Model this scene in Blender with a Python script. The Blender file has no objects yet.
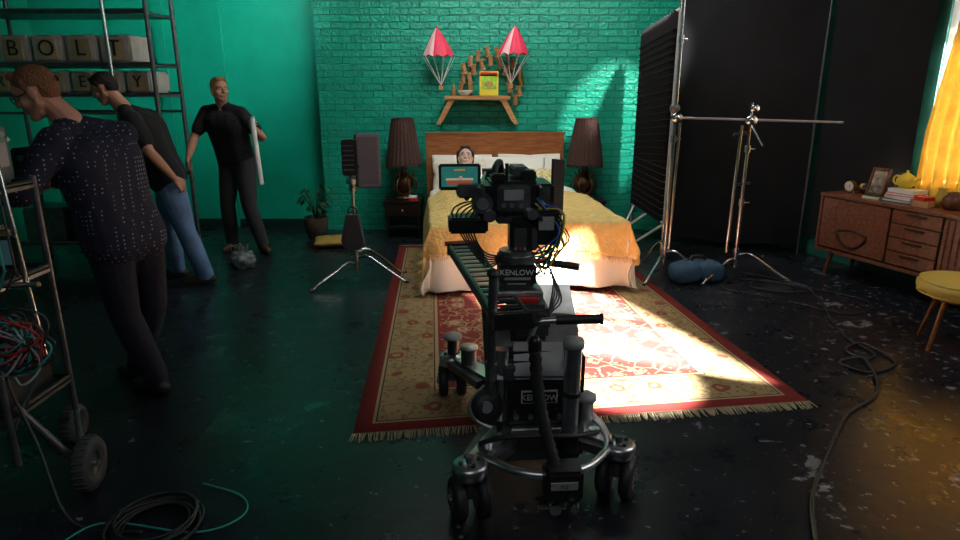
import bpy, bmesh, math, random
from mathutils import Vector, Matrix, noise
random.seed(4)
V=Vector
S=bpy.context.scene
try:
    S.view_settings.view_transform='Standard'; S.view_settings.look='None'; S.view_settings.exposure=.15
except Exception: pass
# ------------------------------------------------ materials
M={}
def mat(name,col,rough=.6,metal=0,var=0,scale=8,bump=0,bscale=60,emit=0,coat=0,sheen=0,trans=0,sub=0):
    if name in M: return M[name]
    m=bpy.data.materials.new(name); m.use_nodes=True
    nt=m.node_tree; N=nt.nodes; L=nt.links; b=N['Principled BSDF']
    b.inputs['Base Color'].default_value=(*col,1); b.inputs['Roughness'].default_value=rough
    b.inputs['Metallic'].default_value=metal
    if coat: b.inputs['Coat Weight'].default_value=coat
    if emit:
        b.inputs['Emission Color'].default_value=(*col,1); b.inputs['Emission Strength'].default_value=emit
    tc=N.new('ShaderNodeTexCoord')
    if var:
        n=N.new('ShaderNodeTexNoise'); n.inputs['Scale'].default_value=scale; n.inputs['Detail'].default_value=4
        L.new(tc.outputs['Object'],n.inputs['Vector'])
        r=N.new('ShaderNodeValToRGB'); r.color_ramp.elements[0].position=.3; r.color_ramp.elements[1].position=.7
        r.color_ramp.elements[0].color=(*[c*(1-var) for c in col],1); r.color_ramp.elements[1].color=(*[min(1,c*(1+var)) for c in col],1)
        L.new(n.outputs['Fac'],r.inputs['Fac']); L.new(r.outputs['Color'],b.inputs['Base Color'])
    if bump:
        n2=N.new('ShaderNodeTexNoise'); n2.inputs['Scale'].default_value=bscale; n2.inputs['Detail'].default_value=5
        L.new(tc.outputs['Object'],n2.inputs['Vector'])
        bp=N.new('ShaderNodeBump'); bp.inputs['Strength'].default_value=bump; bp.inputs['Distance'].default_value=.02
        L.new(n2.outputs['Fac'],bp.inputs['Height']); L.new(bp.outputs['Normal'],b.inputs['Normal'])
    if trans:
        tr=N.new('ShaderNodeBsdfTranslucent'); tr.inputs['Color'].default_value=(*col,1); mx=N.new('ShaderNodeMixShader'); mx.inputs[0].default_value=trans
        L.new(b.outputs[0],mx.inputs[1]); L.new(tr.outputs[0],mx.inputs[2]); L.new(mx.outputs[0],N['Material Output'].inputs['Surface'])
    M[name]=m; return m
def nodes(name):
    m=bpy.data.materials.new(name); m.use_nodes=True; M[name]=m
    return m,m.node_tree.nodes,m.node_tree.links,m.node_tree.nodes['Principled BSDF']
def mth(N,L,op,a,b=None):
    n=N.new('ShaderNodeMath'); n.operation=op
    for i,x in enumerate((a,b)):
        if x is None: continue
        if isinstance(x,(int,float)): n.inputs[i].default_value=x
        else: L.new(x,n.inputs[i])
    return n.outputs[0]
def mixc(N,L,f,a,b):
    n=N.new('ShaderNodeMix'); n.data_type='RGBA'
    for i,x in ((0,f),(6,a),(7,b)):
        if isinstance(x,(int,float)): n.inputs[i].default_value=x
        elif isinstance(x,tuple): n.inputs[i].default_value=(*x,1)
        else: L.new(x,n.inputs[i])
    return n.outputs[2]

TEAL=(.003,.34,.22)
m,N,L,b=nodes('teal_brick')
tc=N.new('ShaderNodeTexCoord'); sp=N.new('ShaderNodeSeparateXYZ'); cb=N.new('ShaderNodeCombineXYZ')
L.new(tc.outputs['Object'],sp.inputs[0]); L.new(sp.outputs[0],cb.inputs[0]); L.new(sp.outputs[2],cb.inputs[1])
nz=N.new('ShaderNodeTexNoise'); nz.inputs['Scale'].default_value=9; L.new(tc.outputs['Object'],nz.inputs['Vector'])
vm=N.new('ShaderNodeVectorMath'); vm.operation='SCALE'; vm.inputs['Scale'].default_value=.022; L.new(nz.outputs['Color'],vm.inputs[0])
va=N.new('ShaderNodeVectorMath'); L.new(cb.outputs[0],va.inputs[0]); L.new(vm.outputs[0],va.inputs[1])
bt=N.new('ShaderNodeTexBrick'); L.new(va.outputs[0],bt.inputs['Vector'])
bt.inputs['Scale'].default_value=1; bt.inputs['Brick Width'].default_value=.225; bt.inputs['Row Height'].default_value=.075
bt.inputs['Mortar Size'].default_value=.007; bt.inputs['Mortar Smooth'].default_value=.5
bt.inputs['Color1'].default_value=(.003,.31,.20,1); bt.inputs['Color2'].default_value=(.006,.37,.24,1); bt.inputs['Mortar'].default_value=(.002,.21,.135,1)
L.new(bt.outputs['Color'],b.inputs['Base Color']); b.inputs['Roughness'].default_value=.40
n2=N.new('ShaderNodeTexNoise'); n2.inputs['Scale'].default_value=28; L.new(tc.outputs['Object'],n2.inputs['Vector'])
h=mth(N,L,'ADD',mth(N,L,'MULTIPLY',bt.outputs['Fac'],-1.0),mth(N,L,'MULTIPLY',n2.outputs['Fac'],1.1))
bp=N.new('ShaderNodeBump'); bp.inputs['Strength'].default_value=.9; bp.inputs['Distance'].default_value=.015
L.new(h,bp.inputs['Height']); L.new(bp.outputs['Normal'],b.inputs['Normal'])
mat('teal_plaster',TEAL,.35,var=.12,scale=2.5,bump=.15,bscale=14)
mat('dark_base',(.004,.03,.024),.4)
m,N,L,b=nodes('black_painted_floor')
tc=N.new('ShaderNodeTexCoord'); sp=N.new('ShaderNodeSeparateXYZ'); L.new(tc.outputs['Object'],sp.inputs[0])
def nz(sc,det=5,ro=.6):
    n=N.new('ShaderNodeTexNoise'); n.inputs['Scale'].default_value=sc; n.inputs['Detail'].default_value=det; n.inputs['Roughness'].default_value=ro
    L.new(tc.outputs['Object'],n.inputs['Vector']); return n.outputs['Fac']
side=mth(N,L,'MULTIPLY',mth(N,L,'MINIMUM',mth(N,L,'MAXIMUM',mth(N,L,'ADD',sp.outputs[0],1.5),0.0),3.5),.020)
scuff=mth(N,L,'GREATER_THAN',mth(N,L,'ADD',nz(3.0,8,.68),side),.685)
speck=mth(N,L,'GREATER_THAN',mth(N,L,'ADD',nz(19,3,.5),side),.705)
mask=mth(N,L,'MINIMUM',mth(N,L,'ADD',mth(N,L,'MULTIPLY',scuff,nz(14,5)),mth(N,L,'MULTIPLY',speck,.5)),1.0)
base=mixc(N,L,nz(1.7),(.006,.007,.010),(.016,.018,.025))
L.new(mixc(N,L,mask,base,(.32,.32,.34)),b.inputs['Base Color'])
rr=mth(N,L,'ADD',mth(N,L,'MULTIPLY',nz(4,6,.7),.42),.10); L.new(rr,b.inputs['Roughness'])
b.inputs['Specular IOR Level'].default_value=.45
bp=N.new('ShaderNodeBump'); bp.inputs['Strength'].default_value=.22; bp.inputs['Distance'].default_value=.02
L.new(nz(7,5),bp.inputs['Height']); L.new(bp.outputs['Normal'],b.inputs['Normal'])
# rug
m,N,L,b=nodes('persian_rug')
uv=N.new('ShaderNodeTexCoord'); sp=N.new('ShaderNodeSeparateXYZ'); L.new(uv.outputs['UV'],sp.inputs[0])
W,H=2.44,3.8
U=mth(N,L,'MULTIPLY',sp.outputs[0],W); Vv=mth(N,L,'MULTIPLY',sp.outputs[1],H)
d=mth(N,L,'MINIMUM',mth(N,L,'MINIMUM',U,mth(N,L,'SUBTRACT',W,U)),mth(N,L,'MINIMUM',Vv,mth(N,L,'SUBTRACT',H,Vv)))
cr=N.new('ShaderNodeValToRGB'); cr.color_ramp.interpolation='CONSTANT'; e=cr.color_ramp.elements
RED=(.20,.028,.024); CR=(.36,.26,.14); DK=(.05,.03,.03)
e[0].position=0; e[0].color=(*RED,1); e[1].position=.085; e[1].color=(*CR,1)
for p,c in ((.10,DK),(.108,(.31,.22,.11)),(.40,DK),(.408,CR),(.43,RED),(.445,(.19,.032,.027))):
    x=e.new(p); x.color=(*c,1)
L.new(d,cr.inputs['Fac'])
cb=N.new('ShaderNodeCombineXYZ')
au=mth(N,L,'ABSOLUTE',mth(N,L,'SUBTRACT',U,W/2)); av=mth(N,L,'ABSOLUTE',mth(N,L,'SUBTRACT',Vv,H/2))
L.new(au,cb.inputs[0]); L.new(av,cb.inputs[1])
wn=N.new('ShaderNodeTexNoise'); wn.inputs['Scale'].default_value=14; L.new(cb.outputs[0],wn.inputs['Vector'])
ws=N.new('ShaderNodeVectorMath'); ws.operation='SCALE'; ws.inputs['Scale'].default_value=.05; L.new(wn.outputs['Color'],ws.inputs[0])
wa=N.new('ShaderNodeVectorMath'); L.new(cb.outputs[0],wa.inputs[0]); L.new(ws.outputs[0],wa.inputs[1])
def vor(sc,rand=.6,feat='F1'):
    v=N.new('ShaderNodeTexVoronoi'); v.inputs['Scale'].default_value=sc; v.inputs['Randomness'].default_value=rand; v.feature=feat
    L.new(wa.outputs[0],v.inputs['Vector']); return v
v1=vor(5.0,.55).outputs['Distance']; flower=mth(N,L,'LESS_THAN',v1,.24); core=mth(N,L,'LESS_THAN',v1,.11); ring=mth(N,L,'MULTIPLY',mth(N,L,'GREATER_THAN',v1,.30),mth(N,L,'LESS_THAN',v1,.345))
v2=vor(20,.9).outputs['Distance']; leaf=mth(N,L,'LESS_THAN',v2,.27)
v3=vor(6.5,.9,'DISTANCE_TO_EDGE'); vine=mth(N,L,'LESS_THAN',v3.outputs['Distance'],.03)
inb=mth(N,L,'MULTIPLY',mth(N,L,'GREATER_THAN',d,.112),mth(N,L,'LESS_THAN',d,.398)); inf=mth(N,L,'GREATER_THAN',d,.45)
c=cr.outputs['Color']
def lay(c,a,b_,k,col): return mixc(N,L,mth(N,L,'MULTIPLY',mth(N,L,'MULTIPLY',a,b_),k),c,col)
c=lay(c,inb,leaf,.75,(.14,.10,.05)); c=lay(c,inb,vine,.7,(.18,.12,.06)); c=lay(c,inb,flower,.9,(.22,.055,.035)); c=lay(c,inb,core,.9,(.34,.25,.13))
c=lay(c,inf,vine,.8,(.34,.25,.13)); c=lay(c,inf,leaf,.7,(.30,.21,.11)); c=lay(c,inf,ring,.6,(.30,.22,.12)); c=lay(c,inf,flower,.85,(.40,.30,.17)); c=lay(c,inf,core,.9,(.20,.05,.035))
rad=mth(N,L,'SQRT',mth(N,L,'ADD',mth(N,L,'POWER',au,2.0),mth(N,L,'POWER',mth(N,L,'MULTIPLY',av,.62),2.0)))
med=mth(N,L,'MULTIPLY',mth(N,L,'LESS_THAN',rad,.36),mth(N,L,'GREATER_THAN',rad,.32)); c=mixc(N,L,mth(N,L,'MULTIPLY',med,.8),c,(.38,.28,.16))
L.new(c,b.inputs['Base Color']); b.inputs['Roughness'].default_value=.95; b.inputs['Specular IOR Level'].default_value=.15
n2=N.new('ShaderNodeTexNoise'); n2.inputs['Scale'].default_value=250; L.new(uv.outputs['UV'],n2.inputs['Vector'])
bp=N.new('ShaderNodeBump'); bp.inputs['Strength'].default_value=.4; bp.inputs['Distance'].default_value=.01; L.new(n2.outputs['Fac'],bp.inputs['Height']); L.new(bp.outputs['Normal'],b.inputs['Normal'])
def wood(name,c1,c2,rough=.35,sc=(1,12,12)):
    m,N,L,b=nodes(name); tc=N.new('ShaderNodeTexCoord'); mp=N.new('ShaderNodeMapping'); mp.inputs['Scale'].default_value=sc
    L.new(tc.outputs['Object'],mp.inputs[0]); n=N.new('ShaderNodeTexNoise'); n.inputs['Scale'].default_value=4; n.inputs['Detail'].default_value=6; n.inputs['Distortion'].default_value=.6
    L.new(mp.outputs[0],n.inputs['Vector']); r=N.new('ShaderNodeValToRGB'); r.color_ramp.elements[0].position=.35; r.color_ramp.elements[1].position=.68
    r.color_ramp.elements[0].color=(*c1,1); r.color_ramp.elements[1].color=(*c2,1)
    L.new(n.outputs['Fac'],r.inputs['Fac']); L.new(r.outputs['Color'],b.inputs['Base Color']); b.inputs['Roughness'].default_value=rough
wood('walnut',(.13,.038,.018),(.28,.098,.047)); wood('teak',(.22,.07,.022),(.38,.14,.045)); wood('pine',(.42,.20,.07),(.55,.30,.12)); wood('ebony_stain',(.008,.005,.004),(.022,.012,.008))
m,N,L,b=nodes('polka_dot_cloth'); tc=N.new('ShaderNodeTexCoord'); v=N.new('ShaderNodeTexVoronoi'); v.inputs['Scale'].default_value=46; v.inputs['Randomness'].default_value=.12
L.new(tc.outputs['Object'],v.inputs['Vector']); L.new(mixc(N,L,mth(N,L,'LESS_THAN',v.outputs['Distance'],.20),(.010,.012,.030),(.26,.28,.36)),b.inputs['Base Color']); b.inputs['Roughness'].default_value=.85
n2=N.new('ShaderNodeTexNoise'); n2.inputs['Scale'].default_value=9; L.new(tc.outputs['Object'],n2.inputs['Vector']); bp=N.new('ShaderNodeBump'); bp.inputs['Strength'].default_value=.6; bp.inputs['Distance'].default_value=.02; L.new(n2.outputs['Fac'],bp.inputs['Height']); L.new(bp.outputs['Normal'],b.inputs['Normal'])
black=mat('black_plastic',(.016,.016,.017),.32,bump=.05)
blk2=mat('black_matte',(.006,.006,.007),.85,bump=.2,bscale=6)
duv=mat('duvetyne',(.0055,.0055,.0065),.98,var=.4,scale=3,bump=.5,bscale=3)
rub=mat('rubber',(.022,.022,.023),.5,bump=.1)
chrome=mat('chrome',(.66,.67,.69),.22,1,var=.1)
alu=mat('brushed_aluminium',(.62,.63,.64),.34,1,var=.15,scale=20)
dgrey=mat('dark_grey_metal',(.14,.142,.148),.38,.7,var=.25,scale=12)
lgrey=mat('grey_paint',(.32,.32,.33),.5,var=.1)
cartg=mat('dark_cart_box',(.09,.095,.10),.5,var=.2)
white=mat('white_paint',(.75,.75,.73),.5,var=.05)
cream=mat('cream_cloth',(.72,.66,.52),.9,bump=.5,bscale=9,var=.05)
sheet=mat('white_linen',(.82,.79,.69),.9,bump=.6,bscale=7)
yel=mat('mustard_knit',(.82,.57,.20),.95,bump=.6,bscale=40,var=.10,scale=16)
fringe=mat('rug_fringe',(.50,.42,.27),.95)
skinm=mat('skin',(.50,.25,.16),.5,var=.08,scale=20); pale=mat('pale_skin',(.68,.45,.35),.5,var=.05)
lip=mat('lips',(.38,.10,.08),.5)
ginger=mat('ginger_hair',(.20,.085,.035),.7,bump=.8,bscale=90); dkhair=mat('dark_hair',(.012,.009,.008),.6,bump=.8,bscale=90); blond=mat('light_brown_hair',(.26,.14,.055),.7,bump=.8,bscale=90)
bshirt=mat('black_tshirt',(.008,.008,.010),.9,bump=.7,bscale=9); bjean=mat('charcoal_trousers',(.035,.034,.038),.85,bump=.7,bscale=9)
jean=mat('blue_denim',(.12,.22,.38),.85,bump=.7,bscale=10,var=.3,scale=6); djean=mat('dark_denim',(.008,.010,.022),.85,bump=.7,bscale=10,var=.3,scale=6)
shoe=mat('shoe_leather',(.05,.025,.015),.5); shoe2=mat('shoe_black',(.015,.014,.014),.5)
eyew=mat('eye_white',(.7,.7,.68),.3); eyed=mat('eye_dark',(.02,.015,.01),.2)
red=mat('red_paint',(.5,.02,.015),.5); pink=mat('red_silk',(.72,.025,.08),.6,bump=.2); pinkw=mat('pale_pink_silk',(.80,.45,.48),.6,bump=.2); teal_c=mat('teal_cable',(.03,.35,.33),.5); blue_c=mat('blue_bag_cloth',(.03,.08,.14),.8,bump=.3,bscale=12)
gold=mat('brass',(.50,.28,.09),.35,.8); bronze=mat('bronze_lamp_base',(.10,.045,.02),.35,.5,var=.4,scale=15); bronze2=mat('antique_brass',(.22,.10,.035),.4,.7)
shade=mat('brown_lampshade',(.055,.022,.016),.85,bump=.5,bscale=25); green=mat('leaf_green',(.012,.05,.016),.5,var=.4); lime=mat('lime_print',(.35,.6,.05),.5,var=.3,scale=20)
yell=mat('yellow_print',(.8,.6,.05),.5); curt=mat('gold_curtain',(.85,.50,.08),.8,var=.35,scale=9,bump=.4,bscale=12,trans=.16); ora=mat('yellow_vinyl',(.62,.46,.10),.5,bump=.1)
wick=mat('dark_wicker',(.05,.035,.02),.8,bump=.6,bscale=40); terr=mat('brown_ceramic',(.14,.05,.025),.35)
sheer=mat('sheer_curtain',(.92,.92,.88),.9,trans=.18)
bincl=mat('bin_canvas',(.50,.48,.43),.85,var=.15,bump=.2)
org=mat('kraft_card',(.45,.25,.11),.8)
# ------------------------------------------------ builder
def frame(z,hint=None):
    z=V(z).normalized(); h=V(hint) if hint is not None else (V((0,0,1)) if abs(z.z)<.95 else V((1,0,0)))
    x=h.cross(z).normalized(); y=z.cross(x); return Matrix((x,y,z)).transposed()
class B:
    def __init__(s,name,T=None): s.n=name;s.v=[];s.f=[];s.m=[];s.s=[];s.ms=[];s.T=T or Matrix.Identity(4);s.uv=None
    def mi(s,m):
        m=M[m] if isinstance(m,str) else m
        if m not in s.ms: s.ms.append(m)
        return s.ms.index(m)
    def add(s,vs,fs,m,sm=False):
        o=len(s.v); s.v+= [s.T@V(p) for p in vs]; k=s.mi(m)
        for f in fs: s.f.append([i+o for i in f]); s.m.append(k); s.s.append(sm)
        return s
    def box(s,c,sz,m,rot=None,bev=0):
        R=Matrix.Identity(3)
        if rot is not None:
            R=rot if isinstance(rot,Matrix) else Matrix.Rotation(math.radians(rot),3,'Z')
        if bev>0:
            bm=bmesh.new(); bmesh.ops.create_cube(bm,size=1)
            for v in bm.verts: v.co=V((v.co.x*sz[0],v.co.y*sz[1],v.co.z*sz[2]))
            bmesh.ops.bevel(bm,geom=bm.edges[:],offset=min(bev,min(sz)*.45),segments=2,affect='EDGES')
            bm.verts.index_update(); vs=[V(c)+R@v.co for v in bm.verts]; fs=[[v.index for v in f.verts] for f in bm.faces]; bm.free()
            return s.add(vs,fs,m)
        x,y,z=[q/2 for q in sz]
        vs=[V(c)+R@V(p) for p in ((-x,-y,-z),(x,-y,-z),(x,y,-z),(-x,y,-z),(-x,-y,z),(x,-y,z),(x,y,z),(-x,y,z))]
        return s.add(vs,[(0,3,2,1),(4,5,6,7),(0,1,5,4),(1,2,6,5),(2,3,7,6),(3,0,4,7)],m)
    def cyl(s,a,b,r0,m,r1=None,n=16,caps=True):
        a=V(a);b=V(b); r1=r0 if r1 is None else r1
        R=frame(b-a); ra=[R@V((math.cos(2*math.pi*i/n),math.sin(2*math.pi*i/n),0)) for i in range(n)]
        vs=[a+p*r0 for p in ra]+[b+p*r1 for p in ra]
        s.add(vs,[(i,(i+1)%n,n+(i+1)%n,n+i) for i in range(n)],m,True)
        if caps:
            s.add([a+p*r0 for p in ra],[list(range(n))[::-1]],m); s.add([b+p*r1 for p in ra],[list(range(n))],m)
        return s
    def tube(s,pts,r,m,n=8,closed=False):
        pts=[V(p) for p in pts]; k=len(pts); vs=[];prev=None
        for i,p in enumerate(pts):
            if closed: t=pts[(i+1)%k]-pts[i-1]
            else: t=pts[min(i+1,k-1)]-pts[max(i-1,0)]
            if t.length<1e-9: t=V((0,0,1))
            t.normalize()
            if prev is None: x=frame(t).col[0]
            else:
                x=prev-t*prev.dot(t); x=x.normalized() if x.length>1e-6 else frame(t).col[0]
            prev=x; y=t.cross(x); rr=r[i] if isinstance(r,(list,tuple)) else r
            vs+=[p+(x*math.cos(2*math.pi*j/n)+y*math.sin(2*math.pi*j/n))*rr for j in range(n)]
        fs=[]
        for i in range(k if closed else k-1):
            for j in range(n):
                a=i*n+j;b_=i*n+(j+1)%n;c=((i+1)%k)*n+(j+1)%n;d_=((i+1)%k)*n+j; fs.append((a,b_,c,d_))
        if not closed: fs+=[list(range(n))[::-1],[(k-1)*n+j for j in range(n)]]
        return s.add(vs,fs,m,True)
    def lathe(s,c,prof,m,n=24,axis=(0,0,1),smooth=True):
        R=frame(axis,(0,1,0) if abs(V(axis).normalized().z)>.9 else None); vs=[]
        for r,z in prof:
            for j in range(n):
                a=2*math.pi*j/n; vs.append(V(c)+R@V((r*math.cos(a),r*math.sin(a),z)))
        fs=[]
        for i in range(len(prof)-1):
            for j in range(n): fs.append((i*n+j,i*n+(j+1)%n,(i+1)*n+(j+1)%n,(i+1)*n+j))
        return s.add(vs,fs,m,smooth)
    def sph(s,c,r,m,R=None,n=16,k=10,f=None):
        if isinstance(r,(int,float)): r=(r,r,r)
        R=R or Matrix.Identity(3); vs=[];fs=[]
        vs.append(V(c)+R@V((0,0,-r[2])))
        for i in range(1,k):
            ph=-math.pi/2+math.pi*i/k
            for j in range(n):
                th=2*math.pi*j/n; q=V((math.cos(ph)*math.cos(th),math.cos(ph)*math.sin(th),math.sin(ph)))
                if f: q=f(q)
                vs.append(V(c)+R@V((q.x*r[0],q.y*r[1],q.z*r[2])))
        vs.append(V(c)+R@V((0,0,r[2]))); T=len(vs)-1
        for j in range(n):
            fs.append((0,1+(j+1)%n,1+j)); fs.append((T,1+(k-2)*n+j,1+(k-2)*n+(j+1)%n))
            for i in range(k-2): a=1+i*n; fs.append((a+j,a+(j+1)%n,a+n+(j+1)%n,a+n+j))
        return s.add(vs,fs,m,True)
    def cap(s,a,r0,b,r1,m,n=12):
        a=V(a);b=V(b); d=b-a
        if d.length<1e-5: return s.sph(a,r0,m)
        R=frame(d); Ln=d.length; prof=[]
        for i in range(5): t=math.pi/2*(1-i/4); prof.append((max(r0*math.cos(t),1e-4),-r0*math.sin(t)))
        for i in range(5): t=math.pi/2*i/4; prof.append((max(r1*math.cos(t),1e-4),Ln+r1*math.sin(t)))
        vs=[a+R@V((0,0,-r0))]
        P=prof[1:-1]
        for r,z in P:
            vs+=[a+R@V((r*math.cos(2*math.pi*j/n),r*math.sin(2*math.pi*j/n),z)) for j in range(n)]
        vs.append(a+R@V((0,0,Ln+r1))); T=len(vs)-1; fs=[]
        for j in range(n):
            fs.append((0,1+(j+1)%n,1+j)); fs.append((T,1+(len(P)-1)*n+j,1+(len(P)-1)*n+(j+1)%n))
            for i in range(len(P)-1): q=1+i*n; fs.append((q+j,q+(j+1)%n,q+n+(j+1)%n,q+n+j))
        return s.add(vs,fs,m,True)
    def torus(s,c,R,r,m,axis=(0,0,1),n=32,k=8,a0=0,a1=360):
        F=frame(axis); full=(a1-a0)>=360; cnt=n if full else n+1
        pts=[V(c)+F@V((R*math.cos(math.radians(a0+(a1-a0)*i/n)),R*math.sin(math.radians(a0+(a1-a0)*i/n)),0)) for i in range(cnt)]
        return s.tube(pts,r,m,k,closed=full)
    def grid(s,fn,nu,nv,m,smooth=True):
        vs=[fn(i/nu,j/nv) for j in range(nv+1) for i in range(nu+1)]
        return s.add(vs,[(j*(nu+1)+i,j*(nu+1)+i+1,(j+1)*(nu+1)+i+1,(j+1)*(nu+1)+i) for j in range(nv) for i in range(nu)],m,smooth)
    def prism(s,pts,off,m):
        pts=[V(p) for p in pts]; n=len(pts); off=V(off)
        return s.add(pts+[p+off for p in pts],[list(range(n))[::-1],list(range(n,2*n))]+[(i,(i+1)%n,n+(i+1)%n,n+i) for i in range(n)],m)
    def text(s,t,loc,size,R,m,ext=.002):
        cu=bpy.data.curves.new('t','FONT'); cu.body=t; cu.size=size; cu.extrude=ext; cu.align_x='CENTER'; cu.align_y='CENTER'
        o=bpy.data.objects.new('t',cu); S.collection.objects.link(o); bpy.context.view_layer.update()
        me=bpy.data.meshes.new_from_object(o.evaluated_get(bpy.context.evaluated_depsgraph_get()))
        s.add([V(loc)+R@v.co for v in me.vertices],[list(p.vertices) for p in me.polygons],m)
        bpy.data.objects.remove(o); bpy.data.meshes.remove(me); return s
    def mesh(s):
        me=bpy.data.meshes.new(s.n); me.from_pydata([tuple(v) for v in s.v],[],s.f)
        for mm in s.ms: me.materials.append(mm)
        me.polygons.foreach_set('material_index',s.m); me.polygons.foreach_set('use_smooth',s.s)
        me.update(); return me
    def done(s,parent=None,solid=0,origin=True):
        me=s.mesh()
        bm=bmesh.new(); bm.from_mesh(me); bmesh.ops.recalc_face_normals(bm,faces=bm.faces); bm.to_mesh(me); bm.free()
        o=bpy.data.objects.new(s.n,me); S.collection.objects.link(o)
        if origin and not parent and len(me.vertices):
            xs=[v.co for v in me.vertices]; c=V((sum(p.x for p in xs)/len(xs),sum(p.y for p in xs)/len(xs),min(p.z for p in xs)))
            me.transform(Matrix.Translation(-c)); o.location=c
        if solid:
            q=o.modifiers.new('solid','SOLIDIFY'); q.thickness=solid
        if parent: o.parent=parent
        return o
def catmull(P,k=8):
    P=[V(p) for p in P]; out=[]
    for i in range(len(P)-1):
        p0=P[max(i-1,0)];p1=P[i];p2=P[i+1];p3=P[min(i+2,len(P)-1)]
        for j in range(k):
            t=j/k; out.append(.5*((2*p1)+(p2-p0)*t+(2*p0-5*p1+4*p2-p3)*t*t+(-p0+3*p1-3*p2+p3)*t**3))
    out.append(P[-1]); return out
def lerp(a,b,t): return V(a)*(1-t)+V(b)*t
def remesh(bld,voxel,smooth=4,labels=None,mats=None,parent=None,name='part'):
    me=bld.mesh(); o=bpy.data.objects.new(name,me); S.collection.objects.link(o)
    r=o.modifiers.new('r','REMESH'); r.mode='VOXEL'; r.voxel_size=voxel; r.use_smooth_shade=True
    sm=o.modifiers.new('s','SMOOTH'); sm.factor=.5; sm.iterations=smooth
    bpy.context.view_layer.update()
    ev=o.evaluated_get(bpy.context.evaluated_depsgraph_get()); nm=bpy.data.meshes.new_from_object(ev)
    o.modifiers.clear(); o.data=nm; nm.materials.clear()
    ml=mats or bld.ms
    for q in ml: nm.materials.append(q)
    for p in nm.polygons:
        p.use_smooth=True
        if labels:
            c=p.center; best=1e9;bi=0
            for (a,r0,b_,r1,li) in labels:
                ab=b_-a; t=max(0,min(1,(c-a).dot(ab)/max(ab.length_squared,1e-9)))
                dd=(c-(a+ab*t)).length-(r0+(r1-r0)*t)
                if dd<best: best=dd;bi=li
            p.material_index=bi
        else: p.material_index=0
    if parent: o.parent=parent
    return o
# ------------------------------------------------ people
def hand(par,wrist,d,n,side,curl,m,nm):
    d=V(d).normalized(); n=V(n); n=(n-d*n.dot(d)).normalized(); t=d.cross(n)*side
    b=B(nm); w=V(wrist)
    offs=(.031,.0105,-.0105,-.030); ln=(.072,.082,.076,.058)
    b.cap(w-d*.03,.026,w+d*.015,.024,m)
    for i in range(4):
        k=w+d*(.088-.004*abs(i-1))+t*offs[i]*1.02
        b.cap(w+d*.015+t*offs[i]*.55,.016,k,.0125,m)
        p=k;a=0
        for j,(fr,cu) in enumerate(((.45,.55),(.3,.75),(.25,.5))):
            a+=cu*curl*(1+.08*i); q=p+(d*math.cos(a)+n*math.sin(a))*ln[i]*fr
            b.cap(p,.0092-.0008*j,q,.0086-.0008*j,m,8); p=q
    p0=w+d*.02+t*.022; p1=w+d*.05+t*.047+n*.012; p2=p1+(d*.8+t*.35+n*.3*curl).normalized()*.034; p3=p2+(d*.9-t*.1+n*.5*curl).normalized()*.027
    b.cap(p0,.017,p1,.013,m); b.cap(p1,.0115,p2,.010,m); b.cap(p2,.010,p3,.0085,m)
    return remesh(b,.0042,2,parent=par,name=nm)
def head(par,c,f,u,neck,skin,hair,style='short',lips=lip):
    f=V(f).normalized(); u=V(u); u=(u-f*u.dot(f)).normalized(); r=f.cross(u); c=V(c)
    R=Matrix((r,f,u)).transposed(); P=lambda x,y,z:c+r*x+f*y+u*z
    b=B('head')
    b.sph(P(0,-.01,.03),(.074,.094,.086),skin,R,20,14); b.sph(P(0,.026,-.035),(.058,.058,.074),skin,R)
    b.cap(P(-.012,.060,-.090),.021,P(.012,.060,-.090),.021,skin)
    for s_ in (-1,1):
        b.cap(P(s_*.052,.0,-.048),.024,P(s_*.02,.056,-.086),.020,skin)
        b.sph(P(s_*.040,.050,-.024),(.024,.024,.026),skin,R)
        b.sph(P(s_*.076,-.008,-.008),(.009,.019,.031),skin,R)
        b.cap(P(s_*.012,.078,.032),.010,P(s_*.045,.064,.032),.009,skin)
    b.cap(P(0,.082,.018),.009,P(0,.098,-.018),.0115,skin); b.cap(P(-.012,.087,-.022),.008,P(.012,.087,-.022),.008,skin)
    b.cap(P(-.016,.079,-.05),.0085,P(.016,.079,-.05),.0085,skin); b.cap(P(-.013,.077,-.062),.0085,P(.013,.077,-.062),.0085,skin)
    b.cap(P(0,-.025,-.05),.054,V(neck),.058,skin)
    remesh(b,.0052,3,parent=par,name='head')
    e=B('face_details')
    for s_ in (-1,1):
        e.sph(P(s_*.029,.0725,.010),(.013,.009,.0065),eyew,R); e.sph(P(s_*.029,.0795,.010),.005,eyed,R)
        e.tube([P(s_*.014,.086,.030),P(s_*.03,.083,.034),P(s_*.046,.072,.029)],.0034,hair,6)
    e.cap(P(-.017,.0835,-.056),.0042,P(.017,.0835,-.056),.0042,lips,8)
    e.done(parent=par)
    h=B('hair')
    h.sph(P(0,-.019,.050),(.079,.092,.076),hair,R,20,14); h.sph(P(0,-.052,.012),(.070,.056,.075),hair,R)
    h.cap(P(-.035,.040,.098),.021,P(.035,.040,.10),.021,hair)
    for s_ in (-1,1): h.cap(P(s_*.068,.008,.055),.018,P(s_*.072,.008,.012),.007,hair)
    if style=='long':
        for s_ in (-1,1):
            h.cap(P(s_*.072,-.015,.05),.03,P(s_*.070,-.03,-.05),.024,hair); h.cap(P(s_*.03,-.03,.10),.03,P(s_*.066,.0,.05),.024,hair)
        h.cap(P(0,-.07,.02),.05,P(0,-.065,-.06),.04,hair)
    if style=='quiff':
        for i in range(7): h.cap(P(-.042+.014*i,.036,.095),.016,P(-.038+.013*i,.045,.116+.005*math.sin(i*2)),.009,hair)
    remesh(h,.006,2,parent=par,name='hair')
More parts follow.
